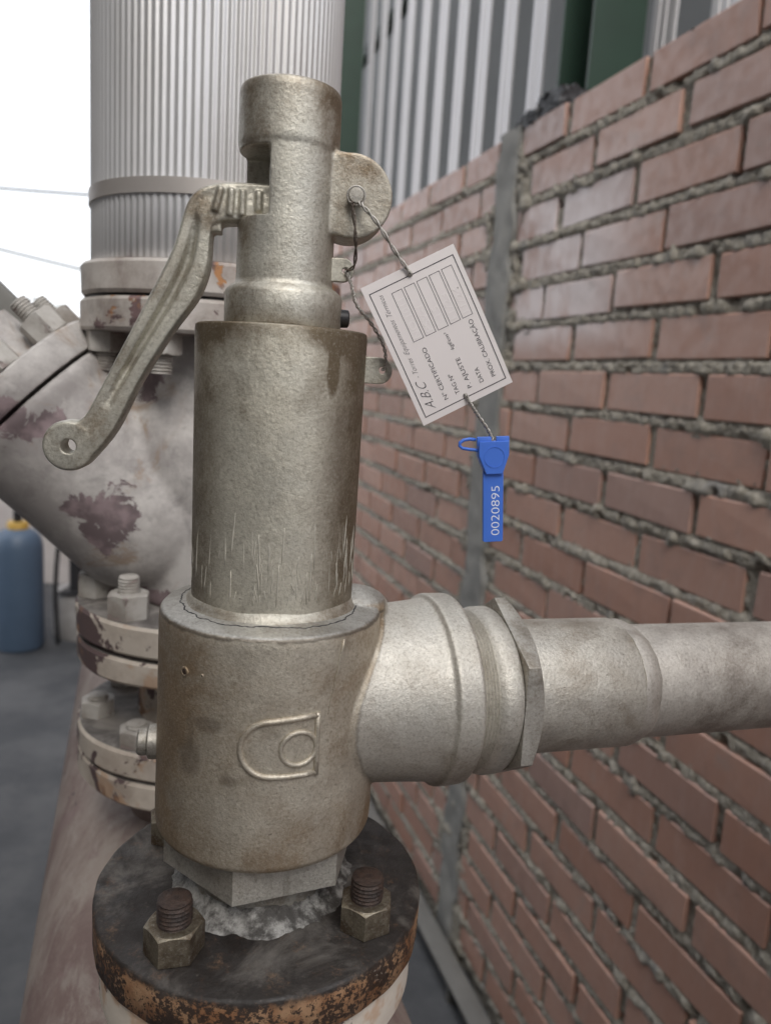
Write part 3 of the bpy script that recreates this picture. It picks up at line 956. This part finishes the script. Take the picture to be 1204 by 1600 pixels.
# bonnet
m = MB()
m.lathe([(0.02, 0.158), (0.0388, 0.158), (0.0391, 0.20), (0.0393, 0.25), (0.0396, 0.2915), (0.0393, 0.2933), (0.0385, 0.2940), (0.024, 0.2940)], 160)
bo = m.build('bonnet', M['bonnet'], sv)
m = MB()
cr = random.Random(11)
for i in range(95):
    a = R(cr.uniform(-178, -2))
    if i > 55:
        a = R(cr.choice((-122, -95, -80, -60, -35)) + cr.gauss(0, 6))
    z1_ = cr.uniform(0.171, 0.192)
    ln = cr.uniform(0.004, 0.012) if i % 3 else cr.uniform(0.012, 0.024)
    ta = cr.gauss(0, 0.028)
    pts_ = []
    for k in range(5):
        q_ = k / 4
        aa = a + ta * q_
        pts_.append((0.03897 * math.cos(aa), 0.03897 * math.sin(aa), z1_ + ln * q_))
    w0 = cr.uniform(0.00014, 0.00030) if i % 6 else 0.00042
    m.tube(pts_, [w0 * .3, w0, w0, w0 * .8, w0 * .2], 5)
m.build('scratch_marks', M['scratch'], bo, ang=180)
m = MB()
pl = circ(0.0456, 0.2776, 0.0062, 14, -90, 90)
me = flat_shape([[(0.0365, 0.2714)] + pl + [(0.0365, 0.2838)], 0.0036, 0.0006] if False else [[(0.0365, 0.2714)] + pl + [(0.0365, 0.2838)], circ(0.0472, 0.2780, 0.0017, 14)], 0.0032, 0.0005)
t2 = link('seal_eye', me, M['lug_grey'], bo)
t2.rotation_euler = (R(90), 0, 0); t2.location = (0, -0.004, 0)
# cap: drum, slotted neck, round ear, collar
m = MB()
m.lathe([(0.015, 0.3965), (0.0206, 0.3967), (0.0220, 0.3955), (0.0225, 0.393), (0.0226, 0.373), (0.0224, 0.3715), (0.0219, 0.3708), (0.0217, 0.345), (0.0219, 0.330), (0.0220, 0.3135), (0.0238, 0.3110), (0.024, 0.300)][::-1], 96)
ear = circ(0.0282, 0.3530, 0.0182, 48)
m.prism(ear, -0.0115, 0.0115)
m.prism([(0.004, 0.338), (0.026, 0.3352), (0.026, 0.3710), (0.004, 0.374)], -0.0110, 0.0110)
cut = MB(); cut.box(-0.040, -0.0078, -0.030, 0.010, 0.3405, 0.3690)
capm = cast(m.mesh('cap'), 0.00062, 5, [cut.mesh('c')])
cap = link('cap', capm, M['cap'], sv)
m = MB()
m.lathe([(0.02, 0.2948), (0.0264, 0.2948), (0.0268, 0.2955), (0.0269, 0.3085), (0.0263, 0.3100), (0.0238, 0.3122), (0.02, 0.3125)], 112)
m.build('collar', M['cap'], sv)
me = flat_shape([[(0.0205, 0.3165)] + circ(0.0262, 0.3218, 0.0053, 14, -85, 85) + [(0.0205, 0.3268)], circ(0.0272, 0.3215, 0.0013, 12)], 0.003, 0.0005)
t1 = link('seal_eye', me, M['lug_grey'], cap)
t1.rotation_euler = (R(90), 0, 0); t1.location = (0, -0.004, 0)
m = MB()
MS = Matrix.Translation((0.0, -0.001, 0.3005)) @ Matrix.Rotation(R(90), 4, 'Y')
m.lathe([(0.0040, 0.024), (0.0042, 0.0272), (0.0040, 0.0300), (0.0030, 0.0306), (0.0010, 0.0306)], 20, MS)
m.build('set_screw', M['dark'], sv)
# pin in the ear
m = MB()
m.lathe([(0.0033, 0.0), (0.0036, 0.0015), (0.0036, 0.0050), (0.0030, 0.0058), (0.0008, 0.0060)], 24, Matrix.Translation((0.0297, -0.0112, 0.3522)) @ Matrix.Rotation(R(90), 4, 'X'))
m.build('pivot_pin', M['steel_dirty'], sv)
# hand lever
LL = [(-.0065, .3552), (-.0222, .3546), (-.0331, .3528), (-.0399, .3490), (-.0438, .3421), (-.0490, .3242), (-.0597, .3016), (-.0705, .2800), (-.0810, .2590), (-.0872, .2480), (-.0950, .2452)]
RR = [(-.0065, .3400), (-.0162, .3391), (-.0267, .3382), (-.0318, .3362), (-.0329, .3320), (-.0340, .3180), (-.0390, .3045), (-.0499, .2884), (-.0636, .2649), (-.0742, .2430), (-.0850, .2292)]
def sub(P, n=4):
    out = []
    for i in range(len(P) - 1):
        p0, p1, p2, p3 = P[max(i - 1, 0)], P[i], P[i + 1], P[min(i + 2, len(P) - 1)]
        for k in range(n):
            t = k / n
            out.append(tuple(0.5 * (2 * p1[c] + (p2[c] - p0[c]) * t + (2 * p0[c] - 5 * p1[c] + 4 * p2[c] - p3[c]) * t * t + (3 * p1[c] - p0[c] - 3 * p2[c] + p3[c]) * t ** 3) for c in (0, 1)))
    out.append(P[-1])
    return out
LL, RR = sub(LL), sub(RR)
m = MB()
vv, ff = [], []
ns = len(LL)
for i, (a, b) in enumerate(zip(LL, RR)):
    gd = min(1, max(0, (i - 15) / 5)) * min(1, max(0, (34 - i) / 4)) * 0.0036
    sec = [(0.0, -.0055), (.07, -.0078), (.28, -.0075), (.40, -.0078 + gd), (.47, -.0078 + gd), (.60, -.0082), (.92, -.0080), (1.0, -.0055), (1.0, .0045), (.93, .0060), (.07, .0060), (0.0, .0045)]
    for v, y in sec:
        v = 0.5 + (v - 0.5) * 1.09
        vv.append((a[0] + (b[0] - a[0]) * v, y, a[1] + (b[1] - a[1]) * v))
ks = 12
for i in range(ns - 1):
    for k in range(ks):
        k2 = (k + 1) % ks
        ff.append((i * ks + k, i * ks + k2, (i + 1) * ks + k2, (i + 1) * ks + k))
ff.append(tuple(range(ks))); ff.append(tuple((ns - 1) * ks + k for k in reversed(range(ks))))
m.add(vv, ff)
m.lathe([(0.0104, -0.0060), (0.0115, -0.0045), (0.0115, 0.0062), (0.0106, 0.0080), (0.003, 0.0080)][::-1], 48, Matrix.Translation((-.0938, 0, .2354)) @ Matrix.Rotation(R(90), 4, 'X'))
for (x, z, hgt, tl) in ((-.0300, .3470, .0105, 14), (-.0245, .3462, .0115, 3), (-.0195, .3462, .0110, 0), (-.0125, .3475, .0085, 0)):
    m.box(-.00125, .00125, -.0098, -.006, -hgt / 2, hgt / 2, Matrix.Translation((x, 0, z)) @ Matrix.Rotation(R(tl), 4, 'Y'))
m.box(-.0330, -.0285, -.0070, .004, .3335, .3380)
hole = MB(); hole.lathe([(0.0033, -0.02), (0.0033, 0.02)], 24, Matrix.Translation((-.0936, 0, .2353)) @ Matrix.Rotation(R(90), 4, 'X'))
levm = cast(m.mesh('lever'), 0.00052, 3, [hole.mesh('h')])
link('hand_lever', levm, M['lug_grey'], sv)

# ------------------------------------------------------------------ outlet line
MOW = Matrix.Rotation(R(OD), 4, 'Z') @ Matrix.Translation((0, 0, OZ)) @ Matrix.Rotation(R(91.2), 4, 'Y')
op = empty('outlet_pipe', AX + Vector((0, 0, vz)), R(8.25), 'silver grey outlet pipe with a hexagon coupling running right to the wall', 'pipe')
thr = [(0.030, 0.094), (0.0425, 0.094)]
for i in range(6):
    thr += [(0.0438, 0.0985 + i * 0.0018), (0.0426, 0.0994 + i * 0.0018)]
thr += [(0.0445, 0.1105), (0.0452, 0.113), (0.0450, 0.119), (0.0440, 0.1212), (0.03, 0.1212)]
m = MB(); m.lathe(thr, 96, MOW, wob=lambda r, a, z: r + 0.0004 * math.sin(5 * a + z * 200))
m.build('threaded_bush', M['neck'], op, ang=60)
hx = nut_mesh(0.0885, 0.0115, 0.030)
hx.transform(MOW @ Matrix.Translation((0, 0, 0.1215)) @ Matrix.Rotation(R(27), 4, 'Z'))
hx = bevelled(hx, 0.0009, 2)
link('hexagon', hx, M['steel_dirty'], op)
m = MB(); m.lathe([(0.020, 0.130), (0.0372, 0.130), (0.0370, 0.150), (0.0368, 0.1985), (0.0360, 0.2005), (0.030, 0.2005)], 96, MOW, wob=lambda r, a, z: r + 0.0003 * math.sin(3 * a + z * 90) + 0.0002 * math.sin(11 * a + z * 230))
m.build('socket', M['neck'], op)
m = MB(); m.ring([(0.030, 0.1995), (0.0366, 0.1995), (0.0366, 0.2045), (0.0352, 0.2085), (0.0335, 0.2120), (0.030, 0.2125)], 160, MOW, lambda a: (0.0002 * math.sin(9 * a), 0.0004 * math.sin(5 * a) + 0.0002 * math.sin(19 * a + 2)))
m.build('weld_seam', M['pipe'], op, ang=80)
m = MB(); m.lathe([(0.02, 0.2), (0.0330, 0.2), (0.0328, 0.3), (0.0327, 0.5), (0.0327, 0.765), (0.02, 0.765)], 96, MOW)
m.build('pipe', M['pipe'], op)

# ------------------------------------------------------------------ seal wires, calibration card, plastic seal
FRM = Matrix.Translation(AX + Vector((0, 0, vz))) @ Matrix.Rotation(R(8.25), 4, 'Z')
def twist(pts, r, turns, amp):
    """two wires twisted together along pts"""
    P3 = [Vector(p) for p in pts]
    seg = []
    n = 14 * max(1, len(P3) - 1)
    out = []
    for i in range(n + 1):
        t = i / n * (len(P3) - 1)
        k = min(int(t), len(P3) - 2)
        f_ = t - k
        p0, p1, p2, p3 = P3[max(k - 1, 0)], P3[k], P3[k + 1], P3[min(k + 2, len(P3) - 1)]
        out.append(0.5 * (2 * p1 + (p2 - p0) * f_ + (2 * p0 - 5 * p1 + 4 * p2 - p3) * f_ ** 2 + (3 * p1 - p0 - 3 * p2 + p3) * f_ ** 3))
    res = []
    for s in (0, math.pi):
        cur = []
        for i, p in enumerate(out):
            d = (out[min(i + 1, n)] - out[max(i - 1, 0)]).normalized()
            a = d.cross(Vector((0, 1, 0))).normalized()
            b = d.cross(a)
            an = s + 2 * math.pi * turns * i / n
            cur.append(p + (a * math.cos(an) + b * math.sin(an)) * amp)
        res.append(cur)
    return res
sw = empty('seal_wire', FRM @ Vector((0.0297, -0.017, 0.350)), R(8.25), 'thin twisted metal seal wire looped from the lever pin to the white card', 'wire')
base = Vector((0.0297, -0.017, 0.350))
def strand(pts, r, turns, amp, mat):
    mb_ = MB()
    for cur in twist([Vector(p) - base for p in pts], r, turns, amp):
        mb_.tube([tuple(p) for p in cur], r, 6)
    mb_.build('strand', mat, sw, ang=180)
strand([(.0285, -.0155, .3492), (.0283, -.0180, .3468), (.0303, -.0165, .3346), (.0309, -.0100, .3239), (.0275, -.0062, .3215)], .00042, 3, .0005, M['wire_dark'])
strand([(.0310, -.0155, .3500), (.0330, -.0185, .3472), (.0396, -.0185, .3408), (.0474, -.0180, .3307), (.0545, -.0178, .3222), (.0556, -.0166, .3209), (.0560, -.0150, .3203)], .00048, 5, .0006, M['wire'])
strand([(.0272, -.0062, .3215), (.0300, -.0085, .3160), (.0328, -.0100, .3067), (.0400, -.0105, .2987), (.0465, -.0095, .2890), (.0482, -.0075, .2810), (.0472, -.0060, .2780)], .00042, 10, .00055, M['wire'])
strand([(.0852, -.0150, .2693), (.0856, -.0172, .2686), (.0885, -.0180, .2640), (.0915, -.0180, .2602), (.0967, -.0180, .2539), (.0994, -.0180, .2492), (.0997, -.0180, .2455)], .00042, 8, .00055, M['wire'])
m = MB(); m.tube([Vector((.0297, -.0160, .3522)) - base + Vector((.0040 * math.cos(R(a)), 0, .0040 * math.sin(R(a)))) for a in range(0, 360, 15)], .0004, 6, closed=True)
m.build('loop', M['wire'], sw, ang=180)

cx, cz = Vector((-.486, 0, .874)), Vector((-.874, 0, -.486))
c3 = Vector((.1074, -.0160, .2763))
cd = bpy.data.objects.new('calibration_card', None)
col.objects.link(cd)
tag(cd, 'white paper calibration card with printed boxes hanging from the wire', 'card')
MC = Matrix(((cx.x, cz.x, 0, c3.x), (cx.y, cz.y, -1, c3.y), (cx.z, cz.z, 0, c3.z), (0, 0, 0, 1)))
MCx = Vector((MC[0][0], MC[1][0], MC[2][0])).normalized()
MCy = Vector((MC[0][1], MC[1][1], MC[2][1])).normalized()
MCz = MCx.cross(MCy)
MC = Matrix(((MCx.x, MCy.x, MCz.x, c3.x), (MCx.y, MCy.y, MCz.y, c3.y), (MCx.z, MCy.z, MCz.z, c3.z), (0, 0, 0, 1)))
cd.matrix_world = FRM @ MC
cd.empty_display_size = 0.02
mmm = 0.001
def curl(me):
    # card bows very slightly along its length
    for v in me.vertices:
        t = (v.co.x / 0.068 - 0.5)
        v.co.z += -0.0016 * (t * t * 4 - 1) * 0.6
    return me
w_, h_ = 0.0680, 0.0466
outer = []
N = 24
outer += [(w_ * i / N, 0) for i in range(N)] + [(w_, h_ * i / 8) for i in range(8)] + [(w_ - w_ * i / N, h_) for i in range(N)] + [(0, h_ - h_ * i / 8) for i in range(8)]
cm = flat_shape([outer, circ(.0641, .0235, .0012, 16), circ(.0041, .0230, .0012, 16)], 0.0004)
cm2 = bmesh.new(); cm2.from_mesh(cm)
for x in np.linspace(0.004, 0.064, 16):
    bmesh.ops.bisect_plane(cm2, geom=cm2.verts[:] + cm2.edges[:] + cm2.faces[:], plane_co=(x, 0, 0), plane_no=(1, 0, 0))
cm2.to_mesh(cm); cm2.free()
link('sheet_of_card', curl(cm), M['card'], cd)
def frame_rect(x0, x1, y0, y1, t):
    v, f = [], []
    nn = 16
    lp_o = [(x0 + (x1 - x0) * i / nn, y0) for i in range(nn + 1)] + [(x1 - (x1 - x0) * i / nn, y1) for i in range(nn + 1)]
    lp_i = [(x0 + t + (x1 - x0 - 2 * t) * i / nn, y0 + t) for i in range(nn + 1)] + [(x1 - t - (x1 - x0 - 2 * t) * i / nn, y1 - t) for i in range(nn + 1)]
    n = len(lp_o)
    v = [(x, y, .00028) for x, y in lp_o] + [(x, y, .00028) for x, y in lp_i]
    f = [(i, (i + 1) % n, n + (i + 1) % n, n + i) for i in range(n)]
    q = MB(); q.add(v, f)
    return curl(q.mesh('f', 180))
link('printed_border', frame_rect(.0030, .0640, .0021, .0443, .00042), M['ink'], cd)
boxrows = [4.7 + 6.25 * k for k in range(5)]
for y in boxrows:
    link('printed_box', frame_rect(.0364, .0602, y * mmm, (y + 5.2) * mmm, .00024), M['ink'], cd)
def put_text(name, s, x, y, size, length=None, shear=0.0, mat=M['ink'], z=.0003, par=cd, cu=True):
    me = text_mesh(s, length, size, shear, 0.016 if shear > 0.3 else 0.004)
    for v in me.vertices:
        v.co.x += x; v.co.y += y; v.co.z = z
    if cu: curl(me)
    return link(name, me, mat, par)
FS = .0029
put_text('lettering', 'PROX. CALIBRAÇÃO', .0065, .0060, FS, .0282)
put_text('lettering', 'DATA', .0065, .0123, FS, .0072)
put_text('lettering', 'P. AJUSTE', .0065, .0185, FS, .0150)
put_text('lettering', 'kgf/cm²', .0258, .0190, .0025, .0085, 0.2)
put_text('lettering', 'TAG Nº', .0065, .0248, FS, .0098)
put_text('lettering', 'Nº CERTIFICADO', .0065, .0308, FS, .0258)
put_text('script_lettering', 'A.B.C', .0052, .0378, .0062, .0148, 0.55)
put_text('script_lettering', '- Torres', .0212, .0388, .0034, .0098, 0.55)
put_text('script_lettering', 'Equipamentos', .0325, .0388, .0034, .0172, 0.55)
put_text('script_lettering', 'Térmicos', .0512, .0388, .0034, .0105, 0.55)
for s, y, x, ln in (('11/24', boxrows[0], .0385, .012), ('11/23', boxrows[1], .0380, .0125), ('15', boxrows[2], .0425, .0045), ('PSV-1', boxrows[3], .0380, .012), ('NO.1011', boxrows[4], .0375, .019)):
    me = text_mesh(s, ln, .0046)
    for v in me.vertices:
        v.co.x += x; v.co.y += y * mmm + .0010; v.co.z = .00022
    me = applied(me, [('SOLIDIFY', dict(thickness=.00009, offset=1.0))], 30)
    link('embossed_figures', curl(me), M['emboss'], cd)

sl = bpy.data.objects.new('security_seal', None)
col.objects.link(sl)
tag(sl, 'bright blue plastic security seal numbered 0020895 hanging below the white card', 'seal')
dn = Vector((.00285, 0, -.0347)).normalized()
MSx = Vector((-dn.z, 0, dn.x))
o0 = Vector((.0998, -.0180, .2485))
MSL = Matrix(((MSx.x, -dn.x, 0, o0.x), (0, 0, -1, o0.y), (MSx.z, -dn.z, 0, o0.z), (0, 0, 0, 1)))
sl.matrix_world = FRM @ MSL          # x right, y up, z to the viewer
flag = [(-.0048, -.012), (.0050, -.012), (.0050, -.0475)] + circ(.0040, -.0475, .0010, 5, 0, -90) + circ(-.0038, -.0475, .0010, 5, -90, -180)
link('flag', flat_shape([flag], .0016, .0003), M['blue'], sl)
hous = [(-.0072, 0), (.0072, 0), (.0072, -.0066), (.0042, -.0155), (-.0038, -.0155), (-.0074, -.0068)]
h1 = link('housing', flat_shape([hous], .0050, .0004), M['blue'], sl)
m = MB(); m.ring([(.0046, .0024), (.0051, .0024), (.0051, .0031), (.0046, .0031)], 40, Matrix.Translation((.0002, -.0074, 0)))
m.build('disc_rim', M['blue'], h1)
m = MB(); m.box(-.0080, -.0012, -.0022, .0022, .0004, .0022); m.box(.0012, .0074, -.0022, .0022, .0004, .0022); m.box(-.0012, .0012, -.0022, .0, .0004, .0018)
m.build('lid', M['blue'], sl, bevel=.0003)
m = MB(); m.tube([(-.0082 + .0000, .0008, 0), (-.0112, .0012, 0), (-.0140, .0008, 0), (-.0158, -.0004, 0), (-.0160, -.0018, 0), (-.0148, -.0030, 0), (-.0118, -.0036, 0), (-.0085, -.0040, 0), (-.0070, -.0046, 0)], .0008, 8)
m.build('pull_loop', M['blue'], sl, ang=180)
me = text_mesh('0020895', .0238, .0058, 0.0, 0.012)
me.transform(Matrix.Translation((.0031, -.0452, .00112)) @ Matrix.Rotation(R(90), 4, 'Z'))
link('number', me, M['white_ink'], sl)

# ------------------------------------------------------------------ Y pattern stop valve on the header
BX = AX + WDIR * 0.33
BRZ = math.atan2(-BX.x, BX.y)
yv = empty('stop_valve', BX + Vector((0, 0, 1.10)), BRZ, 'large white Y shaped stop valve with flaking paint behind the relief valve', 'valve')
m = MB()
z0 = 1.10
def zz(z): return z - z0
m.lathe([(0.045, zz(1.29)), (0.062, zz(1.30)), (0.064, zz(1.34)), (0.066, zz(1.42)), (0.062, zz(1.50)), (0.058, zz(1.53)), (0.045, zz(1.535))], 64)
MY = Matrix.Translation((-0.060, 0, zz(1.378))) @ Matrix.Rotation(R(-46), 4, 'Y')
m.sphere((-0.056, 0, zz(1.376)), 0.0745, 48, 28)
m.lathe([(0.05, -0.02), (0.0735, 0.0), (0.0735, 0.06), (0.0745, 0.098), (0.078, 0.108), (0.078, 0.116), (0.05, 0.116)], 72, MY)
m.sphere((-0.01, 0, zz(1.42)), 0.075, 40, 24, (1, .95, 1.2))
ym = cast(m.mesh('body'), 0.0028, 8)
yb = link('body', ym, M['white_peel'], yv)
# bonnet flange, nuts and yoke on the slanted branch
m = MB()
m.lathe([(0.03, 0.1185), (0.078, 0.1185), (0.079, 0.120), (0.079, 0.140), (0.077, 0.142), (0.052, 0.142), (0.046, 0.150), (0.042, 0.185), (0.03, 0.187)], 72, MY)
m.build('branch_bonnet', M['white_peel'], yv)
bigm = nut_mesh(0.027, 0.020, 0.009); bigm.materials.append(M['bolt_white'])
bst = stud_mesh(0.008, 0.036, 0.0025); bst.materials.append(M['bolt_white'])
for a in range(15, 375, 45):
    Mx = MY @ Matrix.Translation((0.064 * math.cos(R(a)), 0.064 * math.sin(R(a)), 0.1425)) @ Matrix.Rotation(R(a * 1.7), 4, 'Z')
    n = bpy.data.objects.new('bonnet_nut', bigm); col.objects.link(n); n.parent = yv; n.matrix_local = Mx
    s = bpy.data.objects.new('bonnet_stud', bst); col.objects.link(s); s.parent = n
for s in (-1, 1):
    m = MB()
    m.box(-0.012, 0.012, -0.008, 0.008, 0.16, 0.42, MY @ Matrix.Translation((s * 0.042, 0, 0)))
    m.build('yoke_arm', M['grey_pipe'], yv, bevel=0.003)
m = MB(); m.lathe([(0.009, 0.15), (0.009, 0.50)], 20, MY); m.build('spindle', M['steel_dirty'], yv)
m = MB(); m.lathe([(0.03, 0.405), (0.055, 0.405), (0.055, 0.43), (0.03, 0.43)], 40, MY); m.build('yoke_bridge', M['grey_pipe'], yv)
m = MB(); m.tube([MY @ Vector((0.13 * math.cos(R(a)), 0.13 * math.sin(R(a)), 0.475)) for a in range(0, 360, 10)], 0.011, 10, closed=True)
hw = m.build('handwheel', M['grey_pipe'], yv, ang=180)
for a in (0, 90, 180, 270):
    m = MB(); m.tube([MY @ Vector((0.01 * math.cos(R(a)), 0.01 * math.sin(R(a)), 0.47)), MY @ Vector((0.13 * math.cos(R(a)), 0.13 * math.sin(R(a)), 0.475))], 0.007, 8)
    m.build('spoke', M['grey_pipe'], hw)
def flange_part(name, r, za, zb, mat, par, bore=0.03, n=96):
    q = MB(); q.lathe([(bore, zz(za)), (r - .002, zz(za)), (r, zz(za) + .0025), (r, zz(zb) - .0025), (r - .002, zz(zb)), (bore, zz(zb))], n,
                      wob=lambda rr, a, z: rr + (.0006 * math.sin(7 * a + z * 80) if rr > .08 else 0))
    return q.build(name, mat, par)
def bolts(par, R0, zc, up, n, a0, h=0.016, af=0.027, st=0.03, mat=None):
    bm_ = nut_mesh(af, h, 0.009)
    bm_.materials.append(mat or M['dusty_flange'])
    sm = stud_mesh(0.0085, st, 0.0025); sm.materials.append(mat or M['dusty_flange'])
    for i in range(n):
        a = R(a0 + 360 / n * i)
        o = bpy.data.objects.new('nut', bm_); col.objects.link(o); o.parent = par
        o.location = (R0 * math.cos(a), R0 * math.sin(a), zc)
        o.rotation_euler = (0 if up else math.pi, 0, a * 1.3)
        s = bpy.data.objects.new('stud', sm); col.objects.link(s); s.parent = o
# upper pair (valve outlet) and its mate
ft = flange_part('outlet_flange', 0.107, 1.524, 1.5490, M['white_flange'], yv)
bolts(ft, 0.090, zz(1.5235), False, 8, 20, mat=M['bolt_white'])
# valve inlet flange and mate
fi = flange_part('inlet_flange', 0.112, 1.2725, 1.298, M['dusty_flange'], yv)
bolts(fi, 0.094, zz(1.2985), True, 8, 4, 0.02, 0.030, 0.034, M['bolt_white'])
fm = flange_part('inlet_gasket', 0.104, 1.2695, 1.2722, M['dark'], yv)
sp = empty('spool_piece', BX + Vector((0, 0, 1.10)), BRZ, 'short flanged spool with dusty flaking flanges between header and stop valve', 'pipe')
flange_part('upper_flange', 0.112, 1.248, 1.269, M['dusty_flange'], sp)
m = MB(); m.lathe([(.03, zz(1.18)), (.060, zz(1.18)), (.060, zz(1.255)), (.03, zz(1.255))], 48); m.build('neck', M['dusty_flange'], sp)
f1 = flange_part('lower_flange', 0.112, 1.1685, 1.191, M['dusty_flange'], sp)
bolts(f1, 0.094, zz(1.1915), True, 8, 10, 0.014, 0.027, 0.018, M['bolt_white'])
flange_part('gasket', 0.106, 1.1655, 1.1683, M['dark'], sp)
flange_part('header_flange', 0.111, 1.1430, 1.1652, M['dusty_flange'], sp)
m = MB(); m.lathe([(.03, zz(1.06)), (.066, zz(1.06)), (.066, zz(1.15)), (.03, zz(1.15))], 48); m.build('header_neck', M['header'], sp)

# insulated riser with ribbed aluminium jacket
ip = empty('insulated_riser', BX + Vector((0, 0, 1.55)), BRZ, 'wide vertical pipe in ribbed aluminium jacket rising behind the valve', 'pipe')
z0 = 1.55
flange_part('mating_flange', 0.107, 1.5515, 1.576, M['white_flange'], ip)
flange_part('gasket', 0.101, 1.5492, 1.5513, M['dark'], ip)
JR = 0.0985
nr = 104
n = nr * 8
m = MB()
m.lathe([(0.03, zz(1.5765)), (JR - .002, zz(1.5765)), (JR, zz(1.578)), (JR, zz(1.63)), (JR, zz(3.0)), (.03, zz(3.0))], n,
        wob=lambda r, a, z: r + (0.0007 * math.sin(nr * a) if r > .05 else 0))
m.build('jacket', M['alu'], ip, ang=80)
for zb in (1.622, 2.25):
    m = MB(); m.ring([(JR, zz(zb)), (JR + .0022, zz(zb)), (JR + .0022, zz(zb + .011)), (JR, zz(zb + .011))], 96)
    m.build('strap', M['strap'], ip)

# ------------------------------------------------------------------ yard on the left
gx = Vector((-1.87, 3.84, 0))
gc = empty('gas_cylinder', gx, 0, 'grey blue gas cylinder with a yellow collar standing on the floor', 'gas cylinder')
m = MB()
m.lathe([(0.08, 0.0), (0.112, 0.004), (0.119, 0.02), (0.119, 0.52), (0.117, 0.555), (0.108, 0.59), (0.088, 0.617), (0.055, 0.633), (0.03, 0.64)], 48)
gb = m.build('shell', M['gas_blue'], gc)
m = MB(); m.lathe([(0.03, 0.628), (0.052, 0.628), (0.052, 0.662), (0.048, 0.668), (0.03, 0.668)], 32); m.build('collar', M['yellow'], gc)
m = MB(); m.lathe([(0.018, 0.66), (0.022, 0.69), (0.02, 0.73), (0.012, 0.735)], 20); m.tube([(0, 0, .71), (.06, -.01, .712)], .011, 10); m.sphere((0, 0, .755), .026, 16, 10, (1, 1, .6))
m.build('valve_head', M['dark'], gc)
m = MB()
st, ff = [], []
for i in range(7):
    a = R(-150 + i * 5)
    for z in (0.50, 0.555):
        st.append((0.1203 * math.cos(a), 0.1203 * math.sin(a), z))
m.add(st, [(2 * i, 2 * i + 2, 2 * i + 3, 2 * i + 1) for i in range(6)])
m.build('sticker', M['sticker'], gb)
pw = MB()
pw.box(-4.6, -1.05, 5.0, 5.2, 0, 1.62)
pw.box(-4.62, -1.03, 4.97, 5.23, 1.62, 1.68)
tag(pw.build('yard_wall', M['plaster'], bevel=0.01), 'low pale plastered yard wall behind the gas cylinder', 'wall')
pl_ = MB()
pl_.lathe([(0.17, 0), (0.175, 0.01), (0.17, 0.23), (0.155, 0.255), (0.02, 0.26)], 40)
o = pl_.build('concrete_plinth', M['plinth'])
o.location = (-1.63, 4.12, 0)
tag(o, 'squat round concrete plinth beside the gas cylinder', 'plinth')
ps = empty('pipe_stand', (-1.64, 4.0, 0.26), 0, 'black steel post with a foot plate on the concrete plinth', 'post')
m = MB(); m.lathe([(0.033, 0.0), (0.033, 0.75)], 20); m.build('post', M['dark'], ps)
m = MB(); m.box(-0.07, 0.07, -0.06, 0.06, 0, 0.018); m.build('foot_plate', M['dark'], ps, bevel=0.003)
m = MB(); m.tube([(-0.06 - .02 * math.sin(t * 3), -0.05 - .04 * t, .36 - .62 * t) for t in np.linspace(0, 1, 14)], .012, 8)
m.build('hose', M['dark'], ps, ang=180)
# overhead cables, far off
for (n_, zA, zB, lab) in (('overhead_cable', 3.89, 4.06, 'thin dark overhead cable crossing the bright sky, the upper one'), ('overhead_cable', 3.66, 2.02, 'thin dark overhead cable low over the yard wall, the lower one')):
    m = MB()
    xa, xb, yy = -9.0, 2.0, 11.0
    m.tube([(xa + (xb - xa) * t, yy, zA + (zB - zA) * t - 0.25 * math.sin(math.pi * t)) for t in np.linspace(0, 1, 20)], 0.020, 6)
    tag(m.build(n_, M['dark'], ang=180), lab, 'cable', 'overhead cables')
# small tree beyond the yard wall
tr = empty('yard_tree', (-4.5, 9.6, 0), 0, 'small leafy green tree beyond the pale yard wall', 'tree')
m = MB(); m.tube([(0, 0, 0), (.03, .02, .8), (-.04, .03, 1.5), (.0, 0, 2.0)], [.07, .055, .04, .02], 8); m.build('trunk', M['bark'], tr, ang=180)
m = MB()
for i in range(900):
    d = Vector((random.gauss(0, 1), random.gauss(0, 1), random.gauss(0, 1))).normalized() * (random.random() ** .4) * .75
    p = Vector((d.x, d.y, 1.75 + d.z * .62))
    Mx = Matrix.Translation(p) @ Matrix.Rotation(random.uniform(0, 6), 4, 'Z') @ Matrix.Rotation(random.uniform(-1, 1), 4, 'X')
    s = random.uniform(.04, .08)
    m.add([(-s * .45, 0, 0), (0, -s, 0), (s * .45, 0, 0.01), (0, s, 0)], [(0, 1, 2, 3)], Mx)
m.build('crown', M['foliage'], tr)
